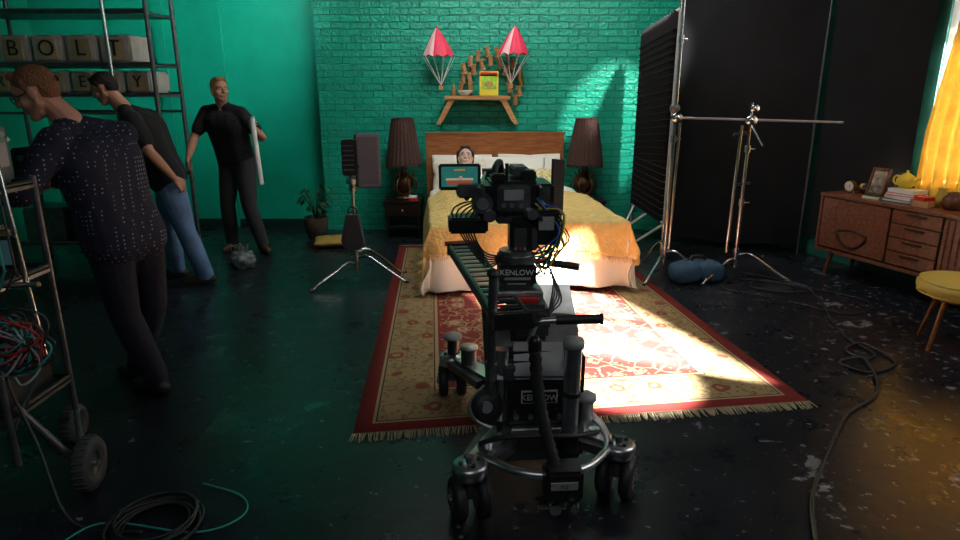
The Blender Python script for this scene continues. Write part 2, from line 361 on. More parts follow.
def person(name,J,shirt,pants,skin,shoem,hair,f,hf,hu=(0,0,1),sleeve='short',k=1.0,pk=1.0,style='short',hc=(.5,.5),hn=None,hd=None,hem=0):
    J={a:V(b_) for a,b_ in J.items()}; f=V(f).normalized()
    e=bpy.data.objects.new(name,None); S.collection.objects.link(e)
    P=[]; MT=[shirt,pants,skin,shoem]
    def c(a,r0,b_,r1,l): P.append((V(a),r0,V(b_),r1,l))
    up=V((0,0,1))
    for s_ in 'lr':
        h,kn,an=J['h'+s_],J['k'+s_],J['a'+s_]; td=J.get('t'+s_,f)
        c(h,.092*pk,lerp(h,kn,.5),.080*pk,1); c(lerp(h,kn,.5),.080*pk,kn,.063*pk,1); c(kn,.063*pk,lerp(kn,an,.35),.064*pk,1); c(lerp(kn,an,.35),.064*pk,an+up*.0,.055*pk,1)
        base=V((an.x,an.y,.045)); td=V((td.x,td.y,0)).normalized()
        c(base-td*.05,.042,base+td*.06,.044,3); c(base+td*.06,.044,base+td*.16-up*.008,.034,3); c(base,.05,an,.045,3)
        sh,el,wr=J['s'+s_],J['e'+s_],J['w'+s_]
        if sleeve=='short':
            c(sh,.062*k,lerp(sh,el,.66),.060*k,0); c(lerp(sh,el,.4),.047,el,.041,2); c(el,.042,lerp(el,wr,.3),.043,2); c(lerp(el,wr,.3),.043,wr,.027,2)
        else:
            c(sh,.066*k,el,.054*k,0); c(el,.054*k,wr,.042,0); c(lerp(el,wr,.8),.03,wr,.028,2)
    ms=(J['sl']+J['sr'])/2; mh=(J['hl']+J['hr'])/2; td_=(ms-mh).normalized()
    c(J['hl']+up*.02,.098*pk,J['hr']+up*.02,.098*pk,1)
    lat=(J['sl']-J['sr']).normalized()
    for w in (-.055,0,.055):
        a0=mh+td_*(.06-hem)+lat*w; a1=ms-td_*.10+lat*w*1.3
        c(a0,.115*k if not hem else .118*pk,lerp(a0,a1,.45),.108*k,0); c(lerp(a0,a1,.45),.108*k,a1,.120*k,0)
    for s_ in 'lr':
        hs=lerp(mh,J['h'+s_],.85)+td_*(.05-hem); ss=lerp(ms,J['s'+s_],.55)-td_*.10
        c(hs,.110*k if not hem else .116*pk,lerp(hs,ss,.45),.100*k,0); c(lerp(hs,ss,.45),.100*k,ss,.112*k,0)
        c(J['neck']-td_*.02,.055,J['s'+s_],.056*k,0)
    c(J['neck']-up*.02,.058,lerp(J['neck'],J['head'],.6),.052,2)
    b=B('body')
    for a,r0,b_,r1,l in P: b.cap(a,r0,b_,r1,MT[l],14)
    remesh(b,.0110,4,labels=P,mats=MT,parent=e,name='clothed_body')
    head(e,J['head'],hf,hu,J['neck'],skin,hair,style)
    for i,s_ in enumerate('lr'):
        d_=hd[i] if hd and hd[i] else (J['w'+s_]-J['e'+s_])
        n_=hn[i] if hn and hn[i] else f
        hand(e,J['w'+s_],d_,n_,1 if s_=='l' else -1,hc[i],skin,'hand_'+('left' if s_=='l' else 'right'))
    return e
HP=(-2.06,3.08,1.635)
crew=person('man',dict(hl=(-1.88,3.15,.93),hr=(-1.80,3.32,.93),kl=(-1.88,3.20,.50),kr=(-1.84,3.42,.50),al=(-1.82,3.30,.10),ar=(-2.02,3.50,.10),
  sl=(-1.96,3.00,1.42),sr=(-1.82,3.32,1.43),el=(-2.06,2.86,1.20),er=(-2.04,3.50,1.22),wl=(-2.25,2.78,1.20),wr=(-2.26,3.42,1.18),neck=(-1.96,3.14,1.51),head=HP),
  M['polka_dot_cloth'],djean,skinm,shoe2,ginger,(-.9,.42,0),(-.88,-.22,-.42),(-.4,-.1,1),'long',1.14,1.20,'short',hc=(.9,.7),hn=((-.2,-.2,-1),(-.2,-.2,-1)),hem=.07)
b=B('eyeglasses'); hp=V(HP); hf_=V((-.88,-.22,-.42)).normalized(); hu_=V((-.4,-.1,1)); hu_=(hu_-hf_*hu_.dot(hf_)).normalized(); hr_=hf_.cross(hu_)
for s_ in (-1,1):
    b.torus(hp+hr_*s_*.030+hf_*.092+hu_*.008,.020,.0022,black,axis=hf_,n=20,k=6); b.cyl(hp+hr_*s_*.050+hf_*.09+hu_*.012,hp+hr_*s_*.079-hf_*.01+hu_*.008,.0022,black,n=6)
b.cyl(hp+hr_*-.01+hf_*.095+hu_*.01,hp+hr_*.01+hf_*.095+hu_*.01,.0022,black,n=6); b.done(parent=crew)
person('man',dict(hl=(-2.56,5.28,.90),hr=(-2.66,5.48,.90),kl=(-2.50,5.33,.49),kr=(-2.74,5.55,.49),al=(-2.42,5.42,.10),ar=(-2.76,5.62,.10),
  sl=(-2.70,5.07,1.43),sr=(-2.76,5.46,1.43),el=(-2.54,4.98,1.19),er=(-3.02,5.43,1.22),wl=(-2.44,5.12,.97),wr=(-3.22,5.28,1.16),neck=(-2.84,5.26,1.52),head=(-2.95,5.22,1.66)),
  bshirt,jean,skinm,shoe,dkhair,(-.95,-.3,0),(-.9,-.1,-.45),(-.4,0,1),'short',1.28,1.28,hc=(.6,.7),hn=((-1,.2,0),(0,0,-1)))
person('man',dict(hl=(-2.39,6.55,.92),hr=(-2.57,6.62,.92),kl=(-2.38,6.53,.50),kr=(-2.62,6.58,.50),al=(-2.30,6.60,.10),ar=(-2.64,6.66,.10),tl=(.6,-.8,0),tr=(-.2,-1,0),
  sl=(-2.36,6.50,1.43),sr=(-2.73,6.58,1.44),el=(-2.15,6.44,1.20),er=(-2.86,6.52,1.19),wl=(-2.18,6.24,1.32),wr=(-2.84,6.30,1.02),neck=(-2.55,6.55,1.51),head=(-2.55,6.51,1.65)),
  bshirt,bjean,skinm,shoe,blond,(.2,-.98,0),(.70,-.70,.02),(0,0,1),'short',1.12,1.2,'quiff',hc=(1.25,.7),hn=((.5,-.5,.2),(.7,.3,-.2)),hd=((.15,-.5,.1),None))
b=B('reflector_tube'); b.cyl((-2.125,6.12,1.40),(-2.08,6.08,.80),.025,white); b.cyl((-2.126,6.12,1.415),(-2.125,6.12,1.40),.028,alu); b.cyl((-2.08,6.08,.80),(-2.079,6.08,.785),.028,alu); b.done()
# ------------------------------------------------ room
b=B('floor'); b.box((1,2.6,-.05),(13,11.6,.1),'black_painted_floor'); b.done()
b=B('ceiling'); b.box((1,2.6,4.05),(13,11.6,.1),mat('ceiling_paint',(.03,.03,.03),.9,var=.1)); b.done()
BW=7.72
b=B('wall_back'); b.box((.79,BW+.15,2),(5.34,.3,4),'teal_brick'); b.done()
b=B('wall_alcove')
b.box((-3.4,8.05,2),(4.0,.3,4),'teal_plaster')
for x in (-3.72,-3.05): b.box((x,7.885,2),(.10,.04,4),'teal_plaster')
b.box((-3.38,7.89,3.0),(.58,.03,.07),'teal_plaster'); b.done()
b=B('baseboard_alcove'); b.box((-3.4,7.885,.05),(4.0,.03,.10),'dark_base'); b.done()
b=B('wall_left'); b.box((-5.3,2.6,2),(.2,11.2,4),'teal_plaster'); b.done()
b=B('wall_front'); b.box((1,-2.9,2),(13,.2,4),mat('dark_plaster',(.05,.055,.055),.8,var=.2)); b.done()
ex=V((.34,-.94,0)).normalized(); ey=V((.94,.34,0)).normalized()
def loc(o): 
    m=Matrix.Identity(4)
    for i,c in enumerate((ex,ey,V((0,0,1)),V(o))):
        for j in range(3): m[j][i]=c[j]
    return m
WT=loc((3.62,6.02,0))
b=B('wall_right',WT)
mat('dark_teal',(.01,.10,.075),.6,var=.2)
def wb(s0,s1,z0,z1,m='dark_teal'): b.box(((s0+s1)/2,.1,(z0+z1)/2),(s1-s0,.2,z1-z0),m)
W1=(.52,1.9,.95,3.3); sun_slot=(2.62,4.50,1.80,2.58)  # second opening is unseen, added and sized to shape the sun on the rug
wb(-2.1,W1[0],0,4); wb(W1[0],W1[1],0,W1[2]); wb(W1[0],W1[1],W1[3],4); wb(W1[1],sun_slot[0],0,4); wb(sun_slot[0],sun_slot[1],0,sun_slot[2]); wb(sun_slot[0],sun_slot[1],sun_slot[3],4); wb(sun_slot[1],9.3,0,4)
b.done()
for i,W_ in enumerate((W1,sun_slot)):
    b=B('window_or_sun_slot_%d'%(i+1),WT); s0,s1,z0,z1=W_  # second frame lines the added, off-frame sun opening
    b.box(((s0+s1)/2,.1,z0+.02),(s1-s0,.1,.04),white); b.box(((s0+s1)/2,.1,z1-.02),(s1-s0,.1,.04),white)
    for q in (s0+.02,s1-.02): b.box((q,.1,(z0+z1)/2),(.04,.1,z1-z0),white)
    b.box((s0+(s1-s0)*.45,.1,(z0+z1)/2),(.03,.05,z1-z0),white)
    if i==0: b.box(((s0+s1)/2,.1,(z0+z1)/2),(s1-s0,.04,.05),white)
    b.done()
b=B('sheer_curtain',WT); b.grid(lambda u,v:V((.56+1.3*u,-.03+.015*math.sin(u*60),.95+2.4*v)),80,4,sheer); b.done()
b=B('gold_curtain',WT)
def cf(u,v):
    z=.80+2.60*v; w0=.55+.30*max(0,(v-.2)); return V((w0+(1.75-w0)*u,-.09+.03*math.sin(u*75+v*2)+.01*math.sin(u*31),z))
b.grid(cf,160,20,curt); b.cyl((.45,-.09,3.42),(2.0,-.09,3.42),.015,gold); b.done()
# ------------------------------------------------ rug
FL,FR,BR,BL=V((-.63,2.83,0)),V((1.80,3.18,0)),V((1.34,6.9,0)),V((-.88,6.8,0))
def rq(u,v): return FL*(1-u)*(1-v)+FR*u*(1-v)+BR*u*v+BL*(1-u)*v
me=bpy.data.meshes.new('persian_rug'); nu,nv=24,36; vs=[]
for j in range(nv+1):
    for i in range(nu+1):
        p=rq(i/nu,j/nv); vs.append((p.x,p.y,.012+.003*noise.noise(p*2)))
fs=[(j*(nu+1)+i,j*(nu+1)+i+1,(j+1)*(nu+1)+i+1,(j+1)*(nu+1)+i) for j in range(nv) for i in range(nu)]
me.from_pydata(vs,[],fs); ul=me.uv_layers.new(name='UVMap')
for p in me.polygons:
    p.use_smooth=True
    for li in p.loop_indices:
        k=me.loops[li].vertex_index; ul.data[li].uv=((k%(nu+1))/nu,(k//(nu+1))/nv)
me.materials.append(M['persian_rug'])
rug=bpy.data.objects.new('persian_rug',me); S.collection.objects.link(rug); q=rug.modifiers.new('s','SOLIDIFY'); q.thickness=.01
b=B('rug_fringe')
for v0,sg in ((0,-1),(1,1)):
    for i in range(230):
        u=i/229; p=rq(u,v0); dd=(rq(u,1)-rq(u,0)).normalized()*sg
        L_=.055+.02*random.random(); o=V((random.uniform(-.014,.014),0,0))
        b.tube([p+V((0,0,.012)),p+dd*L_*.5+o*.5+V((0,0,.009)),p+dd*L_+o+V((0,0,.005))],.0035,fringe,4)
o=b.done(); o.parent=rug
# ------------------------------------------------ bed
BT=Matrix.Translation((.31,6.36,0))@Matrix.Rotation(math.radians(5),4,'Z')
bw=1.56; top=.60; y0=-1.20
bed=bpy.data.objects.new('bed',None); S.collection.objects.link(bed)
b=B('headboard_and_frame',BT)
b.box((-.03,1.17,.68),(1.60,.05,.98),'teak',bev=.01); b.box((-.03,1.17,1.17),(1.62,.07,.03),'teak',bev=.006)
b.box((0,-.03,.22),(1.45,2.2,.12),'walnut')
for x in (-.62,.62):
    for y in (-1.05,.95): b.cyl((x,y,.16),(x*1.03,y*1.02,.012),.03,'walnut',.02)
b.done(parent=bed)
b=B('mattress',BT); b.box((0,-.03,.42),(1.5,2.24,.30),sheet,bev=.06); b.done(parent=bed)
def body_bump(x,y):
    h=.20*math.exp(-((x+.38)/.26)**2)*(1 if y>-.4 else math.exp(-((y+.4)/.3)**2))
    h+=.06*math.exp(-((x-.32)/.3)**2)*math.exp(-((y-.3)/.5)**2)
    return h
def drape(x,y,w,yf,off):
    dx=max(abs(x)-w/2,0); dy=max(yf-y,0); sg=1 if x>0 else -1
    ed=min(1,max(0,(w/2-abs(x))/.15))*min(1,max(0,(y-yf)/.2))
    px=sg*(min(abs(x),w/2)+off+(.06*math.sqrt(dx)+.030*math.sin(y*17+sg)*min(1,dx*4) if dx else 0))
    py=max(y,yf)-off-(.06*math.sqrt(dy)+.026*math.sin(x*15)*min(1,dy*4) if dy else 0)
    z=top+off+body_bump(x,y)*ed-max(dx,dy)-.03*(1-ed)**2
    z+=.020*noise.noise(V((x*4,y*4,off*40)))+.010*noise.noise(V((x*11,y*11,3)))
    if dx and dy: q=min(dx,dy); px+=sg*q*.12; py-=q*.12
    return V((px,py,max(z,.035+off*.2)))
b=B('duvet',BT)
b.grid(lambda u,v:drape(-1.30+2.60*u,y0-.53+(.78+.53-y0)*v,bw,y0,.012),110,100,sheet); b.done(parent=bed,solid=.004)
b=B('blanket',BT)
def bl_(u,v):
    x=-1.34+2.40*u; y=y0-.20-.10*u+1.62*v+.10*(u-.5)*v+.02*math.sin(u*19)*(1-v)
    return drape(x,y,bw+.02,y0-.01,.030)
b.grid(bl_,110,90,yel)
for i in range(150):
    p=bl_(i/149,0); b.tube([p,p+V((random.uniform(-.008,.008),-.006,-.025)),p+V((random.uniform(-.01,.01),-.01,-.05))],.003,yel,4)
for i in range(110):
    p=bl_(0,i/109)
    b.tube([p,p+V((-.025,random.uniform(-.01,.01),-.012)),p+V((-.06,random.uniform(-.01,.01),min(0,-p.z+.02)))],.003,yel,4)
b.done(parent=bed,solid=.006)
def pillow(b,c,sz,m,R):
    def f(q):
        r=max(abs(q.x),abs(q.y),1e-4)/max(math.hypot(q.x,q.y),1e-4)
        x=q.x/r*.97; y=q.y/r*.97
        return V((x*(1-.10*(1-abs(q.y))**2),y*(1-.10*(1-abs(q.x))**2),q.z*(1-.25*min(1,(x*x*y*y)))+.07*noise.noise(q*2.6+V(c))))
    b.sph(c,(sz[0]/2,sz[1]/2,sz[2]/2),m,R,40,16,f)
def RX(a,zr=0): return Matrix.Rotation(math.radians(zr),3,'Z')@Matrix.Rotation(math.radians(a),3,'X')
for nm_,c,sz,m_,R in (('pillow',(-.42,1.0,.76),(.72,.46,.20),sheet,RX(50)),('pillow',(.36,1.0,.76),(.76,.46,.2),sheet,RX(52)),
   ('pillow',(-.42,.86,.72),(.72,.46,.20),cream,RX(36)),('pillow',(.14,.85,.76),(.76,.46,.19),sheet,RX(42,-5)),('pillow',(.34,.64,.71),(.44,.34,.15),mat('yellow_pattern',(.80,.60,.30),.9,var=.5,scale=22),RX(33,-12))):
    b=B(nm_,BT); pillow(b,c,sz,m_,R); b.done(parent=bed)
wm=bpy.data.objects.new('woman',None); S.collection.objects.link(wm)
hc_=BT@V((-.405,.76,.94)); fd=V((.05,-.93,.32)); 
head(wm,hc_,fd,(0,.32,.93),hc_+V((0,-.03,-.19)),pale,dkhair,'long')
b=B('covered_body')
c0=hc_+V((0,-.07,-.235))
sl=c0+V((.17,-.05,-.05)); sr=c0+V((-.17,-.05,-.05)); pel=V((c0.x+.06,c0.y-.52,.66))
b.cap(sl,.055,sr,.055,bshirt); b.cap(c0,.08,pel,.08,bshirt); b.cap(c0,.05,hc_-V((0,.0,.08)),.05,pale)
for s_ in (-1,1):
    b.cap(pel+V((s_*.08,0,0)),.07,pel+V((s_*.09,-.45,-.02)),.05,bshirt); b.cap(pel+V((s_*.09,-.45,-.02)),.05,pel+V((s_*.09,-.80,-.04)),.04,bshirt)
    a=(sl if s_>0 else sr); b.cap(a,.045,a+V((s_*.01,-.26,-.06)),.035,bshirt); b.cap(a+V((s_*.01,-.26,-.06)),.035,a+V((-s_*.06,-.46,-.05)),.03,bshirt)
remesh(b,.013,3,parent=wm,name='covered_body')
# ------------------------------------------------ lamps + nightstands
def lamp(x,y,z):
    b=B('table_lamp')
    n=24
    def sh(u,v):
        a=u*2*math.pi; r=.122+(.205-.122)*v**.9; r*=1+.02*math.cos(a*n); return V((x+r*math.cos(a),y+r*math.sin(a),z+.90-.50*v))
    b.grid(sh,n*6,8,shade)
    b.torus((x,y,z+.90),.122,.006,shade); 
    for i in range(60):
        a=i/60*2*math.pi; b.cyl((x+.2*math.cos(a),y+.2*math.sin(a),z+.405),(x+.203*math.cos(a),y+.203*math.sin(a),z+.365),.004,shade,n=4)
    b.lathe((x,y,z),[(.001,0),(.10,0),(.105,.02),(.08,.035),(.05,.05),(.045,.08),(.10,.14),(.115,.19),(.09,.25),(.05,.29),(.035,.32),(.045,.35),(.02,.38),(.012,.60),(.001,.60)],bronze)
    for i in range(6):
        a=i*math.pi/3; ca,sa=math.cos(a),math.sin(a)
        b.tube(catmull([(x+.05*ca,y+.05*sa,z+.06),(x+.13*ca,y+.13*sa,z+.10),(x+.14*ca,y+.14*sa,z+.2),(x+.09*ca,y+.09*sa,z+.26),(x+.12*ca,y+.12*sa,z+.31)],4),.010,bronze2,6)
    b.sph((x,y,z+.62),.035,mat('bulb_glass',(.6,.55,.45),.3))
    b.done()
def nightstand(x,y,h):
    b=B('nightstand'); w=.44;d=.40; m_='ebony_stain'
    b.box((x,y,h-.015),(w,d,.03),m_,bev=.006); b.box((x,y,h-.11),(w-.03,d-.03,.16),m_); b.box((x,y-d/2+.01,h-.11),(w-.07,.012,.12),m_,bev=.004)
    b.sph((x,y-d/2-.004,h-.11),.013,gold)
    b.box((x,y,.14),(w-.08,d-.08,.02),m_)
    for i in (-1,1):
        for j in (-1,1): b.cyl((x+i*(w/2-.05),y+j*(d/2-.05),h-.18),(x+i*(w/2-.03),y+j*(d/2-.03),0),.02,m_,.012)
    b.done()
nightstand(-.88,7.38,.44); nightstand(1.22,7.40,.44); lamp(-.87,7.36,.44); lamp(1.20,7.38,.44)
b=B('book_stack'); b.box((-.76,7.24,.455),(.10,.07,.03),red,12); b.box((-.76,7.24,.482),(.09,.07,.02),white,-6); b.done()
# ------------------------------------------------ wall ornament
oy=7.57
b=B('floating_shelf'); 
b.box((-.03,oy,1.565),(.74,.26,.045),'pine',bev=.008)
for s_ in (-1,1): b.prism([(-.03+s_*.26,oy-.10,1.545),(-.03+s_*.33,oy-.10,1.545),(-.03+s_*.47,oy-.10,1.275),(-.03+s_*.42,oy-.10,1.275)],(0,.05,0),'pine')
for s_ in (-1,1): b.prism([(-.03+s_*.26,oy+.06,1.545),(-.03+s_*.33,oy+.06,1.545),(-.03+s_*.45,oy+.06,1.30),(-.03+s_*.40,oy+.06,1.30)],(0,.05,0),'pine')
b.done()
b=B('wooden_spool_wreath')
wc=V((.12,oy+.05,1.74)); random.seed(9)
for ri,(rr_,cnt) in enumerate(((.215,11),(.315,15))):
    for i in range(cnt):
        a=math.radians(-42+264*i/(cnt-1)+ri*6); dr=V((math.cos(a)*1.06,0,math.sin(a))); p=wc+dr*(rr_+random.uniform(-.02,.02))+V((0,.02*ri,0))
        if p.z<1.64 and p.x<.38: continue
        r_=.031; up_=V((random.uniform(-.35,.35),-.25,1)).normalized()
        mm=random.choice([M['pine'],org,M['pine'],M['brass'] ])
        b.cyl(p-up_*.045,p+up_*.045,r_*.8,mm,n=14); b.cyl(p+up_*.045,p+up_*.055,r_,mm,n=16); b.cyl(p-up_*.055,p-up_*.045,r_,mm,n=16); b.cyl(p+up_*.0551,p+up_*.056,r_*.5,terr,n=12)
b.torus(wc+V((0,.05,0)),.265,.008,terr,axis=(0,1,0)); b.done(); random.seed(12)
b=B('cereal_box'); b.box((.10,oy-.09,1.722),(.21,.07,.26),yell); b.box((.10,oy-.128,1.74),(.17,.004,.16),lime); b.sph((.10,oy-.13,1.71),(.05,.006,.035),org); b.box((.10,oy-.128,1.82),(.19,.004,.04),red); b.done()
b=B('bowl'); b.lathe((-.17,oy-.06,1.589),[(.03,0),(.05,.01),(.08,.05),(.085,.06),(.075,.055),(.04,.015),(.001,.012)],white); b.done()
b=B('figurine'); b.lathe((-.30,oy-.04,1.589),[(.001,0),(.03,0),(.02,.03),(.028,.06),(.012,.09),(.018,.11),(.001,.13)],gold,n=12); b.done()
for x,zz,lean in ((-.455,2.00,-.02),(.365,2.02,.02)):
    b=B('toy_parachute'); n=10; cx=x; y=oy-.12
    for i in range(n):
        a0=2*math.pi*i/n;a1=2*math.pi*(i+1)/n
        m_=pinkw if i in (6,2) or (i==5 and x<0) else pink
        def g(u,v,a0=a0,a1=a1):
            a=a0+(a1-a0)*u; r=.175*v**.80; dip=.025*math.sin(u*math.pi)*v
            return V((cx+r*math.cos(a)+lean*(1-v),y+r*math.sin(a)*.75,zz+.31*(1-v)+dip))
        b.grid(g,4,8,m_)
        e0=g(0,1); b.cyl(e0,(cx-lean,y,zz-.30),.0022,white,n=4)
    b.sph((cx+lean,y,zz+.31),.010,pink); b.cyl((cx+lean,y,zz+.31),(cx+lean,BW-.004,zz+.34),.003,alu,n=5)
    b.box((cx-lean,y,zz-.325),(.045,.045,.045),'pine'); b.done()
# ------------------------------------------------ stands
def cstand(name,x,y,h,dirs,extra=None,m=chrome):
    b=B(name); b.cyl((x,y,.10),(x,y,h*.45),.0175,m); b.cyl((x,y,h*.45),(x,y,h*.75),.0145,m); b.cyl((x,y,h*.75),(x,y,h),.011,m)
    for z in (h*.45,h*.75):
        b.cyl((x,y,z-.03),(x,y,z+.03),.026,m); b.cyl((x,y,z),(x+.05,y-.03,z),.007,m); b.cyl((x+.04,y-.055,z),(x+.06,y-.005,z),.006,black)
    for i,a in enumerate(dirs):
        a=math.radians(a); c,s_=math.cos(a),math.sin(a); z=.16+.05*i; L_=.46
        b.cyl((x,y,z-.022),(x,y,z+.022),.028,m)
        b.tube(catmull([(x,y,z),(x+c*.10,y+s_*.10,z+.025),(x+c*.22,y+s_*.22,z*.8),(x+c*.38,y+s_*.38,.06),(x+c*L_,y+s_*L_,.014)],5),.0135,m,8)
        b.cyl((x+c*(L_-.02),y+s_*(L_-.02),.016),(x+c*(L_+.02),y+s_*(L_+.02),.014),.016,black,n=10)
    if extra: extra(b)
    return b.done()
def ex1(b):
    b.cyl((1.74,5.66,1.42),(3.10,5.60,1.385),.010,lgrey); b.lathe((2.31,5.6,1.40),[(.001,-.03),(.045,-.03),(.045,.03),(.001,.03)],chrome,axis=(0,1,0))
    b.lathe((2.31,5.55,1.50),[(.001,-.02),(.035,-.02),(.035,.02),(.001,.02)],chrome,axis=(0,1,0)); b.cyl((2.31,5.57,1.36),(2.36,5.42,1.20),.009,chrome)
    b.cyl((2.25,5.62,.85),(2.36,5.58,.87),.012,black)
    b.cyl((2.24,5.60,1.36),(2.22,5.60,.24),.013,chrome); b.cyl((2.18,5.61,1.28),(2.30,5.60,1.30),.015,black)
cstand('c_stand',2.31,5.60,1.55,(215,-15,70),ex1)
def ex2(b):
    b.lathe((1.70,5.68,1.42),[(.001,-.03),(.045,-.03),(.045,.03),(.001,.03)],chrome,axis=(0,1,0)); b.lathe((1.66,5.62,1.50),[(.001,-.02),(.04,-.02),(.04,.02),(.001,.02)],dgrey,axis=(0,1,0))
    b.cyl((1.66,5.70,1.42),(1.76,5.86,1.45),.011,chrome); b.cyl((1.74,5.70,1.38),(1.73,5.70,.25),.013,chrome)
cstand('c_stand',1.70,5.72,2.75,(235,-40,100),ex2)
def ex3(b): b.cyl((-1.11,5.5,1.0),(-1.03,5.5,1.03),.02,black)
cstand('light_stand',-1.10,5.50,1.12,(225,-10,30),ex3)
b=B('led_panel_light')
R=Matrix.Rotation(math.radians(10),3,'Z')
b.box((-.955,5.52,1.07),(.20,.035,.45),mat('panel_back',(.20,.185,.215),.5),R,.008); b.box((-1.11,5.50,1.10),(.13,.10,.30),black,R,.01)
b.box((-.955,5.50,1.07),(.17,.004,.40),mat('panel_face',(.13,.12,.145),.4),R)
for i in range(6): b.box((-1.11,5.445,1.0+.04*i),(.09,.006,.012),dgrey,R)
b.box((-1.065,5.53,1.07),(.012,.06,.45),black,R); b.cyl((-1.10,5.5,.93),(-1.10,5.5,.98),.03,dgrey); b.cyl((-1.13,5.48,.90),(-1.07,5.44,.90),.024,alu)
b.done()
def sandbag(name,c,sz,m,rot=0):
    b=B(name); R=Matrix.Rotation(math.radians(rot),3,'Z')
    for s_ in (-1,1):
        b.sph(V(c)+R@V((s_*sz[0]*.25,0,0)),(sz[0]*.3,sz[1]/2,sz[2]/2),m,R@Matrix.Rotation(s_*.15,3,'Y'),20,12,lambda q:V((math.copysign(abs(q.x)**.6,q.x),math.copysign(abs(q.y)**.6,q.y),math.copysign(abs(q.z)**.7,q.z)+.08*noise.noise(q*3))))
    b.tube([V(c)+R@V((-sz[0]*.2,0,sz[2]*.35)),V(c)+R@V((-.05,0,sz[2]*.75)),V(c)+R@V((.05,0,sz[2]*.75)),V(c)+R@V((sz[0]*.2,0,sz[2]*.35))],.012,black,8)
    b.done()
sandbag('sandbag',(1.93,5.50,.095),(.44,.24,.19),blue_c,12)
b=B('hanging_sandbag'); 
b.prism([(-1.15,5.40,.62),(-1.05,5.40,.62),(-1.0,5.38,.36),(-1.06,5.38,.32),(-1.17,5.38,.33),(-1.2,5.39,.40)],(0,.08,0),mat('grey_canvas',(.05,.046,.05),.9,bump=.4,bscale=14)); b.torus((-1.10,5.45,.64),.04,.007,black,axis=(0,1,0)); b.done()
# ------------------------------------------------ egg crate grid frame
b=B('grid_frame'); A=V((1.76,6.02,0)); C=V((1.74,7.25,0)); z0,z1=.42,2.34
P=lambda t,z:lerp(A,C,t)+V((0,0,z-.10*t*(z>1)))
for t in (0,1): b.cyl(P(t,z0),P(t,z1),.014,white if t else lgrey)
for z in (z0,z1): b.cyl(P(0,z),P(1,z),.014,white)
for i in range(1,28):
    z=z0+(z1-z0-.1)*i/28; b.prism([P(0,z)+V((-.04,0,0)),P(1,z)+V((-.04,0,0)),P(1,z)+V((.03,0,0)),P(0,z)+V((.03,0,0))],(0,0,.004),blk2)
for i in range(1,16):
    t=i/16; b.prism([P(t,z0)+V((-.04,0,0)),P(t,z1)+V((-.04,0,0)),P(t,z1)+V((.03,0,0)),P(t,z0)+V((.03,0,0))],(0,.003,0),blk2)
b.prism([P(0,z0)+V((.035,0,0)),P(1,z0)+V((.035,0,0)),P(1,z1)+V((.035,0,0)),P(0,z1)+V((.035,0,0))],(.006,0,0),mat('dark_mesh',(.14,.17,.17),.9))
b.cyl((1.76,6.02,0),(1.76,6.02,.42),.015,chrome); b.cyl((1.74,7.25,0),(1.74,7.25,.42),.015,chrome)
b.cyl((1.60,6.75,.02),(1.76,6.05,.40),.012,white); b.cyl((1.48,7.15,.015),(1.75,6.6,.42),.012,white); b.cyl((1.46,6.75,.015),(1.75,7.2,.40),.010,white)
b.cyl((1.76,6.02,z1),(1.76,6.02,3.0),.012,chrome)
b.done()
def cloth(name,a,c,z0,z1,fold=.02,frame_=True):
    b=B(name); a=V(a);c=V(c); d=(c-a).normalized(); nrm=V((-d.y,d.x,0))
    def g(u,v):
        p=lerp(a,c,u); off=fold*(noise.noise(V((u*3,v*2,a.x)))+.4*math.sin(u*14+v*3)*(1-v)); return V((p.x,p.y,z0+(z1-z0)*v+.02*math.sin(u*9)*(1-v)))+nrm*off
    b.grid(g,60,40,duv)
    if frame_:
        for p in (a,c): b.cyl((p.x,p.y,0),(p.x,p.y,z1),.012,dgrey)
        b.cyl((a.x,a.y,z1),(c.x,c.y,z1),.015,chrome)
    b.done()
cloth('black_flag',(2.02,6.93,0),(3.32,6.50,0),.08,3.2,.03)
cloth('blackout_cloth',tuple(WT@V((-.55,-.05,0))),tuple(WT@V((.47,-.06,0))),.2,3.7,.03,False)
# ------------------------------------------------ credenza
CT=loc((3.14,5.85,0))
b=B('credenza',CT); Wd,Dp=2.15,.40
b.box((Wd/2,Dp/2,.735),(Wd+.02,Dp+.02,.03),'walnut',bev=.006); b.box((Wd/2,Dp/2,.235),(Wd,Dp,.03),'walnut')
for x in (.012,Wd-.012): b.box((x,Dp/2,.485),(.024,Dp,.49),'walnut')
b.box((Wd/2,Dp-.01,.485),(Wd-.03,.012,.48),'walnut'); b.box((Wd/2,Dp/2+.02,.485),(Wd-.05,Dp-.05,.46),mat('walnut_dark',(.03,.012,.006),.6))
def panel(x0,x1,z0,z1,m='walnut'): b.box(((x0+x1)/2,.012,(z0+z1)/2),(x1-x0-.008,.022,z1-z0-.008),m,bev=.003)
panel(.03,.70,.26,.715)
cx,cz=.37,.48
b.tube([V((cx+.15*math.cos(a),-.006,cz+.15*math.sin(a)-.02)) for a in [math.radians(t) for t in range(200,345,8)]],.010,'walnut_dark',8)
b.tube([V((cx-.15+.30*i/10,-.004,cz-.02+.03*math.sin(i/10*math.pi)-.03)) for i in range(11)],.007,'walnut_dark',8)
for i in range(4):
    z=.26+.455*i/4; panel(.71,1.13,z,z+.455/4); b.box((.92,-.004,z+.085),(.16,.016,.016),'walnut_dark',bev=.004)
panel(1.14,2.12,.26,.715)
for i in range(20): b.box((1.17+.048*i,-.003,.487),(.024,.014,.43),'walnut',bev=.004)
for x in (.15,Wd-.15):
    for y in (.06,Dp-.06): b.cyl((x,y,.22),(x+(-.03 if x<1 else .03),y+(-.03 if y<.2 else .03),0),.024,'walnut',.012)
b.cyl((Wd/2,.2,.22),(Wd/2,.2,0),.02,'walnut',.012)
b.done()
b=B('picture_frame',CT); R=Matrix.Rotation(math.radians(-14),3,'X')
